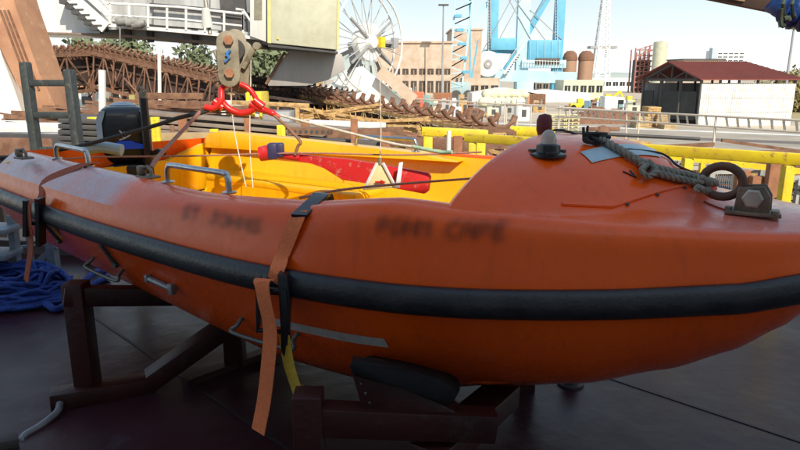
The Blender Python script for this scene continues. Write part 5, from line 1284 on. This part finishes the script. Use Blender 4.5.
for (px,py,Y,w,lab) in ((505,88,108,5.5,'white tarpaulin tent behind the bulk bags'),(552,90,108,6.5,'white tarpaulin tent right of the containers')):
    a = P(px,py,Y); m = MB(); z = a.z; x = a.x; m.prism([(x-w,Y,QZ),(x+w,Y,QZ),(x+w,Y,QZ+1.6),(x+.6,Y,z),(x-.6,Y,z),(x-w,Y,QZ+1.6)], (0,6,0), bev=.1)
    tag(m.build('white_tent', WHITE), lab, 'tent', 'white tents')
# pallets
for sx in range(2):
    for k in range(5):
        Y = 52.; q = P(557+sx*14,118,Y); z = QZ+.12+k*.30; m = MB()
        for j in range(5): m.box((q.x,Y-.5+j*.25,z+.06),(1.15,.14,.04))
        for j in (-.5,0,.5): m.box((q.x+j,Y,z-.03),(.1,1.1,.12))
        tag(m.build('pallet', mat('pallet_yellow',(.72,.66,.38),(.6,.54,.3),rough=.8)), 'pale wooden pallet, %s of the %s stack beyond the dome' % (['lowest','second','third','fourth','top'][k], 'right' if sx else 'left'), 'pallet', 'stacked pallets')
t = place('scrap_heap', 'long rusty brown heap of scrap left of the open shed', 'scrap heap', G(600,118,QZ)); 
q = P(605,112,62); m = MB(); rows = []
for i in range(31):
    r_ = []
    for j in range(11):
        u = i/30; v = j/10; e_ = math.sin(pi*u)**.4*math.sin(pi*v)**.6; r_.append((q.x-3.8+7.8*u, 60+4*v, QZ+1.25*e_*(1+.4*noise.noise(Vector((i*.6,j*.6,1))))))
    rows.append(r_)
m.grid(rows); m.build('heap', RUST, t, smooth=0)
# digger
Y = 88; q = P(612,100,Y); t = place('excavator', 'yellow excavator with raised arm beyond the scrap heap', 'excavator', (q.x,Y,QZ))
m = MB(); m.box((q.x-1.5,Y,QZ+.5),(4,.6,.9),bev=.2); m.box((q.x-1.5,Y+2.2,QZ+.5),(4,.6,.9),bev=.2); m.build('track', DKGREY, t)
m = MB(); m.box((q.x-2,Y+1.1,QZ+1.7),(3.4,2.4,1.3),bev=.15); m.box((q.x-1,Y+.4,QZ+2.7),(1.4,1.1,1.2),bev=.1); m.build('body', YEL, t)
m = MB(); m.beam((q.x-.3,Y+1,QZ+2),(q.x+2.2,Y+1,QZ+4.0),.4,.5); m.beam((q.x+2.2,Y+1,QZ+4),(q.x+3.4,Y+1,QZ+1.8),.35,.4); m.build('arm', YEL, t)
m = MB(); m.box((q.x+3.3,Y+1,QZ+1.4),(.8,1,.8),bev=.15); m.build('bucket', RUST, t)
for (px,Y,lab,mt) in ((578,84,'yellow loader parked before the low cream shed',YEL),(627,95,'small yellow loader near the shed corner',YEL)):
    q = P(px,104,Y); t = place('wheel_loader', lab, 'loader', (q.x,Y,QZ),'yellow loaders')
    m = MB(); m.box((q.x,Y,QZ+1.1),(4,1.8,.9),bev=.15); m.box((q.x+.4,Y,QZ+2),(1.3,1.4,1.1),bev=.1); m.build('body', mt, t)
    for dx in (-1.3,1.3): m = MB(); m.lathe([(0,-.25),(.6,-.25),(.65,0),(.6,.25),(0,.25)],(q.x+dx,Y-1,QZ+.65),16,Matrix.Rotation(R(90),3,'X')); m.build('wheel', BLACKP, t)
    m = MB(); m.box((q.x-2.5,Y,QZ+.6),(.9,2.2,.8),bev=.1); m.build('bucket', RUST, t)

for o_ in [x for x in bpy.data.objects if x.parent is None and x.name.startswith(('excavator','wheel_loader'))]: o_.scale = (.55,.55,.6)
t = place('white_van', 'white van parked before the pale blue container', 'van', (P(613,110,70).x,70,QZ))
q = P(613,110,70); m = MB(); m.prism([(q.x-1.2,69.3,QZ+.3),(q.x+1.3,69.3,QZ+.3),(q.x+1.3,69.3,QZ+1.1),(q.x+.9,69.3,QZ+2.2),(q.x-1.2,69.3,QZ+2.3)],(0,1.8,0),bev=.08); m.build('body', WHITE, t)
for dx in (-.7,.8): m = MB(); m.lathe([(0,-.1),(.33,-.1),(.33,.1),(0,.1)],(q.x+dx,69.2,QZ+.33),14,Matrix.Rotation(R(90),3,'X')); m.build('wheel', BLACKP, t)
m = MB(); m.box((q.x+.55,69.27,QZ+1.7),(.6,.03,.45)); m.build('window', GLASSD, t)
# assorted equipment below the warehouse
rg = random.Random(4)
cols_ = [(GREYW,'grey'),(WHITE,'white'),(RUSTO,'ochre'),(RUST,'rusty'),(mat('teal_paint',(.2,.4,.38),(.15,.3,.3)),'teal'),(CREAM,'cream')]
shapes = ['stepped','flat topped','chimneyed','narrow']
places_ = [(380,100,70),(392,104,62),(404,101,78),(420,106,60),(430,100,74),(438,106,64),(446,103,80),(456,107,62),(464,103,72),(473,107,66),(398,96,90),(412,97,96),(300,78,60),(312,82,58),(322,74,70),(290,72,64),(278,76,60),(492,108,70),(507,109,74),(522,108,64),(538,107,80),(596,106,66),(622,110,62),(632,104,74),(648,104,90)]
pl_lab = ['left of the tan brace','below the cable reel','under the warehouse wall','below the warehouse windows','left of the rust red container','in front of the rust red container','beside the lattice crane wheels','right of the rust red container','under the lattice crane','left of the cream bags','at the warehouse foot','at the warehouse right corner','under the discharge chute','right under the chute','far behind the chute','left under the chute','behind the shaded conveyor','in front of the cream bags','between bags and containers','in front of the orange containers','behind the pallet stacks','between pallets and white van','right of the white van','at the left edge of the shed','inside the open shed gable']
for i,(px,py,Y) in enumerate(places_):
    mt, cn = cols_[i%6]; q = P(px,py,Y); s = Y/F; w = rg.uniform(9,15)*s; h = max(.9, (q.z-QZ)+rg.uniform(5,11)*s)
    t = place('machine_unit', '%s machine unit with pipes standing %s' % (cn, pl_lab[i]), 'machine', (q.x,Y,QZ), 'machine units on the far quay')
    m = MB(); m.box((q.x,Y,QZ+h*.3),(w,w*.6,h*.6),bev=.04); m.box((q.x-w*.2,Y,QZ+h*.7),(w*.4,w*.4,h*.45),bev=.04); m.build('body', mt, t)
    m = MB(); m.tube([(q.x+w*.25,Y-.1,QZ+h*.5),(q.x+w*.25,Y-.1,QZ+h)],.08,8); m.tube([(q.x-w*.45,Y-w*.35,QZ),(q.x-w*.45,Y-w*.35,QZ+h*.8),(q.x+w*.3,Y-w*.35,QZ+h*.8)],.06,6); m.build('pipe', GREYS, t)
    m = MB(); m.box((q.x+w*.1,Y-w*.31,QZ+h*.35),(w*.3,.05,h*.3)); m.build('panel', DKGREY, t)

# ================================================================== SHED (right)
YS = 58.
t = place('open_shed', 'white walled shed with dark red gabled roof and open dark gable end', 'shed', (P(720,120,YS).x, YS, QZ))
fl = P(697,124,YS); fr = P(793,126,YS); bx0 = P(628,120,YS+2)
x0s, x1s = fl.x, fr.x; ze_ = P(700,79,YS).z; zr = P(690,63,YS+6).z
Wd = 11.5
gx = P(626,80,YS+Wd).x         # far-left corner of gable
A = Vector((x0s,YS,0)); Bv = Vector((x1s,YS+.6,0)); Cc = Vector((gx,YS+Wd*.55,0)); Dd = Bv+(Cc-A)
RF = mat('shed_red', (.22,.055,.042), (.17,.045,.036), rough=.8, scale=.6)
def at(v, z): return Vector((v.x, v.y, z))
wt_ = QZ+(ze_-QZ)*.90
m = MB(); m.beam(at(A,QZ+(wt_-QZ)/2), at(Bv,QZ+(wt_-QZ)/2), .30, wt_-QZ); m.build('front_wall', WHITE, t)
m = MB(); m.beam(at(Cc,QZ+(wt_-QZ)/2), at(Dd,QZ+(wt_-QZ)/2), .15, wt_-QZ); m.build('rear_wall', GREYS, t)
m = MB(); m.beam(at(Bv,QZ+(wt_-QZ)/2), at(Dd,QZ+(wt_-QZ)/2), .30, wt_-QZ); m.build('end_wall', WHITE, t)
m = MB()
for i in range(40):
    v = A.lerp(Bv,(i+.5)/40); m.beam(at(v,QZ)+Vector((0,-.17,0)), at(v,wt_)+Vector((0,-.17,0)), .012,.05)
m.build('cladding_rib', WHITE, t)
m = MB()
for f in (.33,.66): a_ = at(A,QZ+(wt_-QZ)*f)+Vector((0,-.165,0)); m.beam(a_, at(Bv,QZ+(wt_-QZ)*f)+Vector((0,-.165,0)), .02,.05)
m.build('sheet_lap', GREYW, t)
# partition sheets in dark gable
mA, mC = (A+Cc)/2, (Bv+Dd)/2
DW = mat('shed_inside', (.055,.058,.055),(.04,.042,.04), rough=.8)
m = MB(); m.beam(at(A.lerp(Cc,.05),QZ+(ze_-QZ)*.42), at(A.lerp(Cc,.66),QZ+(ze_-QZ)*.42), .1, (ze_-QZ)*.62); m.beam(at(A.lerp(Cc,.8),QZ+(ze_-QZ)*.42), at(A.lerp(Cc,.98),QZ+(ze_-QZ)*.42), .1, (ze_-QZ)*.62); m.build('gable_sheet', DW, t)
m = MB(); ov = .5
rA, rC = mA+(A-Bv).normalized()*ov, mC
eA, eB = A+(A-Cc).normalized()*ov, Bv+(A-Cc).normalized()*ov
eA2 = eA+(A-Bv).normalized()*ov; eB2 = eB+(Bv-A).normalized()*ov; rB = mC+(Bv-A).normalized()*ov
gC = Cc-(A-Cc).normalized()*ov+(A-Bv).normalized()*ov; gD = Dd-(A-Cc).normalized()*ov+(Bv-A).normalized()*ov
z_e = ze_-.1
hipB = rB.lerp(rA,.22)
m.prism([at(eA2,z_e),at(eB2,z_e),at(hipB,zr),at(rA,zr)], (0,0,.1)); m.prism([at(gC,z_e),at(gD,z_e),at(hipB,zr),at(rA,zr)], (0,0,.1)); m.prism([at(eB2,z_e),at(gD,z_e),at(hipB,zr)], (0,0,.1)); m.build('roof', RF, t, smooth=0)
m = MB()
for i in range(46):
    f = (i+.5)/46; lo = at(eA2.lerp(eB2,f), z_e+.115); g_ = min(1.0, f/.80); hi_f = f if f < .78 else .78+(f-.78)*0
    full_ = 1.0 if f < .78 else max(.05, (1-f)/.22)
    top_ = at(rA.lerp(rB,f), z_e+.115+(zr-z_e)) ; m.beam(lo, lo.lerp(top_, full_), .05, .04)
m.build('roof_rib', mat('roof_rib',(.17,.045,.035),(.13,.035,.028)), t)
m = MB()
for i in range(6):
    for (p,q_) in ((A,Bv),(Cc,Dd)): v = p.lerp(q_, i/5); m.beam(at(v,QZ), at(v,z_e), .18,.18)
for f in (0,.33,.66,1): v = A.lerp(Cc,f); m.beam(at(v,QZ), at(v,z_e), .2,.2)
m.beam(at(A,z_e),at(Cc,z_e),.2,.25); m.beam(at(A,z_e),at(mA,zr-.1),.2,.25); m.beam(at(Cc,z_e),at(mA,zr-.1),.2,.25)
for f in (.25,.5,.75): v = A.lerp(Cc,f); zz = z_e+(zr-z_e)*(1-abs(f-.5)*2)-.1; m.beam(at(v,z_e),at(v,zz),.12,.12)
m.beam(at(A.lerp(Cc,.5),z_e),at(A.lerp(Cc,.25),z_e+(zr-z_e)*.5),.1,.1); m.beam(at(A.lerp(Cc,.5),z_e),at(A.lerp(Cc,.75),z_e+(zr-z_e)*.5),.1,.1); m.build('frame', DKGREY, t)
for i,(px,py,Yq,lab) in enumerate(((640,116,56,'left ochre timber pack in front of the shed'),(651,113,57,'middle taller ochre timber pack before the shed'),(660,116,56.5,'ochre timber pack touching the shed corner'),(668,119,55,'low timber pack right before the shed corner'))):
    q = P(px,py,Yq); h = [1.2,1.9,1.3,.6][i]; t = place('timber_pack', lab, 'timber pack', (q.x,Yq,QZ), 'timber packs by the shed'); m = MB()
    for k in range(int(h/.2)): m.box((q.x+rg.uniform(-.05,.05),Yq,QZ+.1+k*.2),(1.1,1.6,.17))
    m.build('boards', WOOD if i!=1 else RUSTO, t)

# ================================================================== TREES, HILLS
def foliage_mat(name, c1, c2):
    return mat(name, c1, c2, rough=.8, scale=2.5, mix=(.35,.65), spec=.2)
FOL = foliage_mat('leaf_green', (.13,.17,.09), (.20,.22,.13)); FOLD = foliage_mat('leaf_dry', (.34,.28,.13), (.24,.22,.10))
BARK = mat('bark', (.12,.09,.06), (.08,.06,.045), rough=.9, scale=6)
def tree(label, x, Y, H, W, fm, seed, base=QZ, n=1500, group='trees'):
    t = place('tree', label, 'tree', (x,Y,base), group); r = random.Random(seed)
    m = MB(); m.tube(cr([(x,Y,base),(x+.1*W*r.uniform(-1,1),Y,base+H*.35),(x+.1*W*r.uniform(-1,1),Y,base+H*.7)],4), .1, 8, rs=[H*.03*(1-.07*i) for i in range(9)])
    cl = []
    for i in range(11):
        a = r.uniform(0,2*pi); rr = W*.36*r.random()**.5; z = base+H*r.uniform(.32,.9); c_ = Vector((x+rr*math.cos(a),Y+rr*math.sin(a),z)); cl.append((c_, W*r.uniform(.13,.25)))
        m.tube([(x,Y,base+H*.3), (x+(c_.x-x)*.5,Y+(c_.y-Y)*.5,base+(z-base)*.8), c_], .05, 5, rs=[H*.014,H*.009,H*.004])
    m.build('trunk', BARK, t)
    m = MB(); s = W*.035
    for i in range(n):
        c_, cr_r = cl[i%len(cl)]; d = Vector((r.gauss(0,1),r.gauss(0,1),r.gauss(0,1))).normalized(); p = c_+d*cr_r*(.55+.55*r.random())
        u = Vector((r.gauss(0,1),r.gauss(0,1),r.gauss(0,1))).normalized(); w = u.cross(d).normalized(); k = s*r.uniform(.6,1.4)
        m.quad([p-u*k, p+w*k*.6, p+u*k, p-w*k*.6])
    m.build('crown', fm, t, smooth=0, recalc=False)
ti = 0
for (px,pyt,Y,W,fm,lab) in ((104,30,90,14,FOL,'green tree seen under the bridge beside the orange leg'),(118,34,84,12,FOL,'green tree under the bridge left of the white pole'),(236,46,88,12,FOL,'green tree just right of the hanging block'),(250,44,80,12,FOL,'green tree left of the chute seen over the conveyor'),(266,45,84,12,FOL,'green tree touching the top of the chute'),(280,44,92,12,FOL,'green tree right behind the chute edge'),(212,44,92,12,FOL,'green tree behind the left side of the hook block'),
    (790,84,75,8,FOLD,'dry olive tree just right of the shed'),(806,78,72,9,FOLD,'dry olive tree at the right edge'),(770,88,95,8,FOLD,'dry bush behind the shed end')):
    ti += 1; q = P(px,pyt,Y); tree(lab, q.x, Y, q.z-QZ, W, fm, ti*7, n=1600, group='trees behind the quay')
# dry grass bank right
m = MB(); rows = []
for i in range(41):
    r_ = []
    for j in range(15):
        x = 36+i*2.5; y = 56+j*5; r_.append((x, y, QZ-.3+2.6*math.sin(pi*min(1,i/16)/2)*math.sin(pi*j/14)**.5+.35*noise.noise(Vector((x*.3,y*.3,0)))))
    rows.append(r_)
m.grid(rows); m.build('grass_bank', mat('dry_grass',(.46,.38,.22),(.30,.28,.14),rough=.95,scale=1.5), kind='structure')
m = MB(); rows = []
for i in range(121):
    x = -900+i*15; hgt = (30+22*noise.noise(Vector((i*.13,2,0)))+8*noise.noise(Vector((i*.6,5,0))))*(1 if x < 40 else max(.25,1-(x-40)/160))
    rows.append([(x,700,QZ),(x,760,QZ+hgt*.6),(x,860,QZ+hgt),(x,1000,QZ)])
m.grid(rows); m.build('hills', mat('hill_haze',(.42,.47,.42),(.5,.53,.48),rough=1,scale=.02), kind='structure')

# ================================================================== WORLD, SUN, CAMERA
EL = 38.
sd = Vector((.35,-.94,0)).normalized()   # horizontal direction towards the sun
w = bpy.data.worlds.new("World"); SC.world = w; w.use_nodes = True
nt = w.node_tree; N = nt.nodes; L = nt.links; bg = N['Background']
sky = N.new('ShaderNodeTexSky'); sky.sky_type = 'NISHITA'; sky.sun_disc = False
sky.sun_elevation = R(EL); sky.sun_rotation = math.atan2(sd.x, sd.y); sky.air_density = 1.0; sky.dust_density = 2.0; sky.ozone_density = 1.0
tc = N.new('ShaderNodeTexCoord'); sx = N.new('ShaderNodeSeparateXYZ'); L.new(tc.outputs['Generated'], sx.inputs[0])
mr = N.new('ShaderNodeMapRange'); mr.inputs['From Min'].default_value = .02; mr.inputs['From Max'].default_value = .34; mr.inputs['To Min'].default_value = .95; mr.inputs['To Max'].default_value = .55
L.new(sx.outputs['Z'], mr.inputs['Value'])
nz = N.new('ShaderNodeTexNoise'); nz.inputs['Scale'].default_value = 2.5; nz.inputs['Detail'].default_value = 6; L.new(tc.outputs['Generated'], nz.inputs['Vector'])
ad = N.new('ShaderNodeMath'); ad.operation = 'MULTIPLY_ADD'; ad.inputs[1].default_value = .35; L.new(nz.outputs['Fac'], ad.inputs[0]); 
sb = N.new('ShaderNodeMath'); sb.operation = 'SUBTRACT'; sb.inputs[1].default_value = .17; L.new(mr.outputs[0], sb.inputs[0]); L.new(sb.outputs[0], ad.inputs[2]); ad.use_clamp = True
mx = N.new('ShaderNodeMixRGB'); L.new(ad.outputs[0], mx.inputs['Fac']); L.new(sky.outputs[0], mx.inputs['Color1']); hz_ = N.new('ShaderNodeValToRGB'); hz_.color_ramp.elements[0].position = .025; hz_.color_ramp.elements[1].position = .14; e3 = hz_.color_ramp.elements.new(.6); e3.color = (3.6,5.0,6.8,1); hz_.color_ramp.elements[0].color = (8.6,8.8,8.9,1); hz_.color_ramp.elements[1].color = (5.6,7.3,7.7,1); L.new(sx.outputs['Z'], hz_.inputs['Fac']); L.new(hz_.outputs['Color'], mx.inputs['Color2'])
L.new(mx.outputs[0], bg.inputs['Color']); bg.inputs['Strength'].default_value = .13
sun = bpy.data.lights.new('sun', 'SUN'); sun.energy = 5.0; sun.angle = R(.5); sun.color = (1,.90,.74)
so = bpy.data.objects.new('sun', sun); COL.objects.link(so)
dirv = Vector((sd.x*math.cos(R(EL)), sd.y*math.cos(R(EL)), math.sin(R(EL))))
so.rotation_euler = dirv.to_track_quat('Z', 'Y').to_euler(); so.location = dirv*50
cam = bpy.data.cameras.new('camera'); co = bpy.data.objects.new('camera', cam); COL.objects.link(co)
cam.sensor_width = 36; cam.lens = 36*F/800; cam.clip_end = 5000; cam.clip_start = .05
co.location = (0,0,HC); co.rotation_euler = (R(90)-PITCH, 0, 0)
SC.camera = co
SC.view_settings.view_transform = 'Standard'; SC.view_settings.look = 'None'; SC.view_settings.exposure = 0
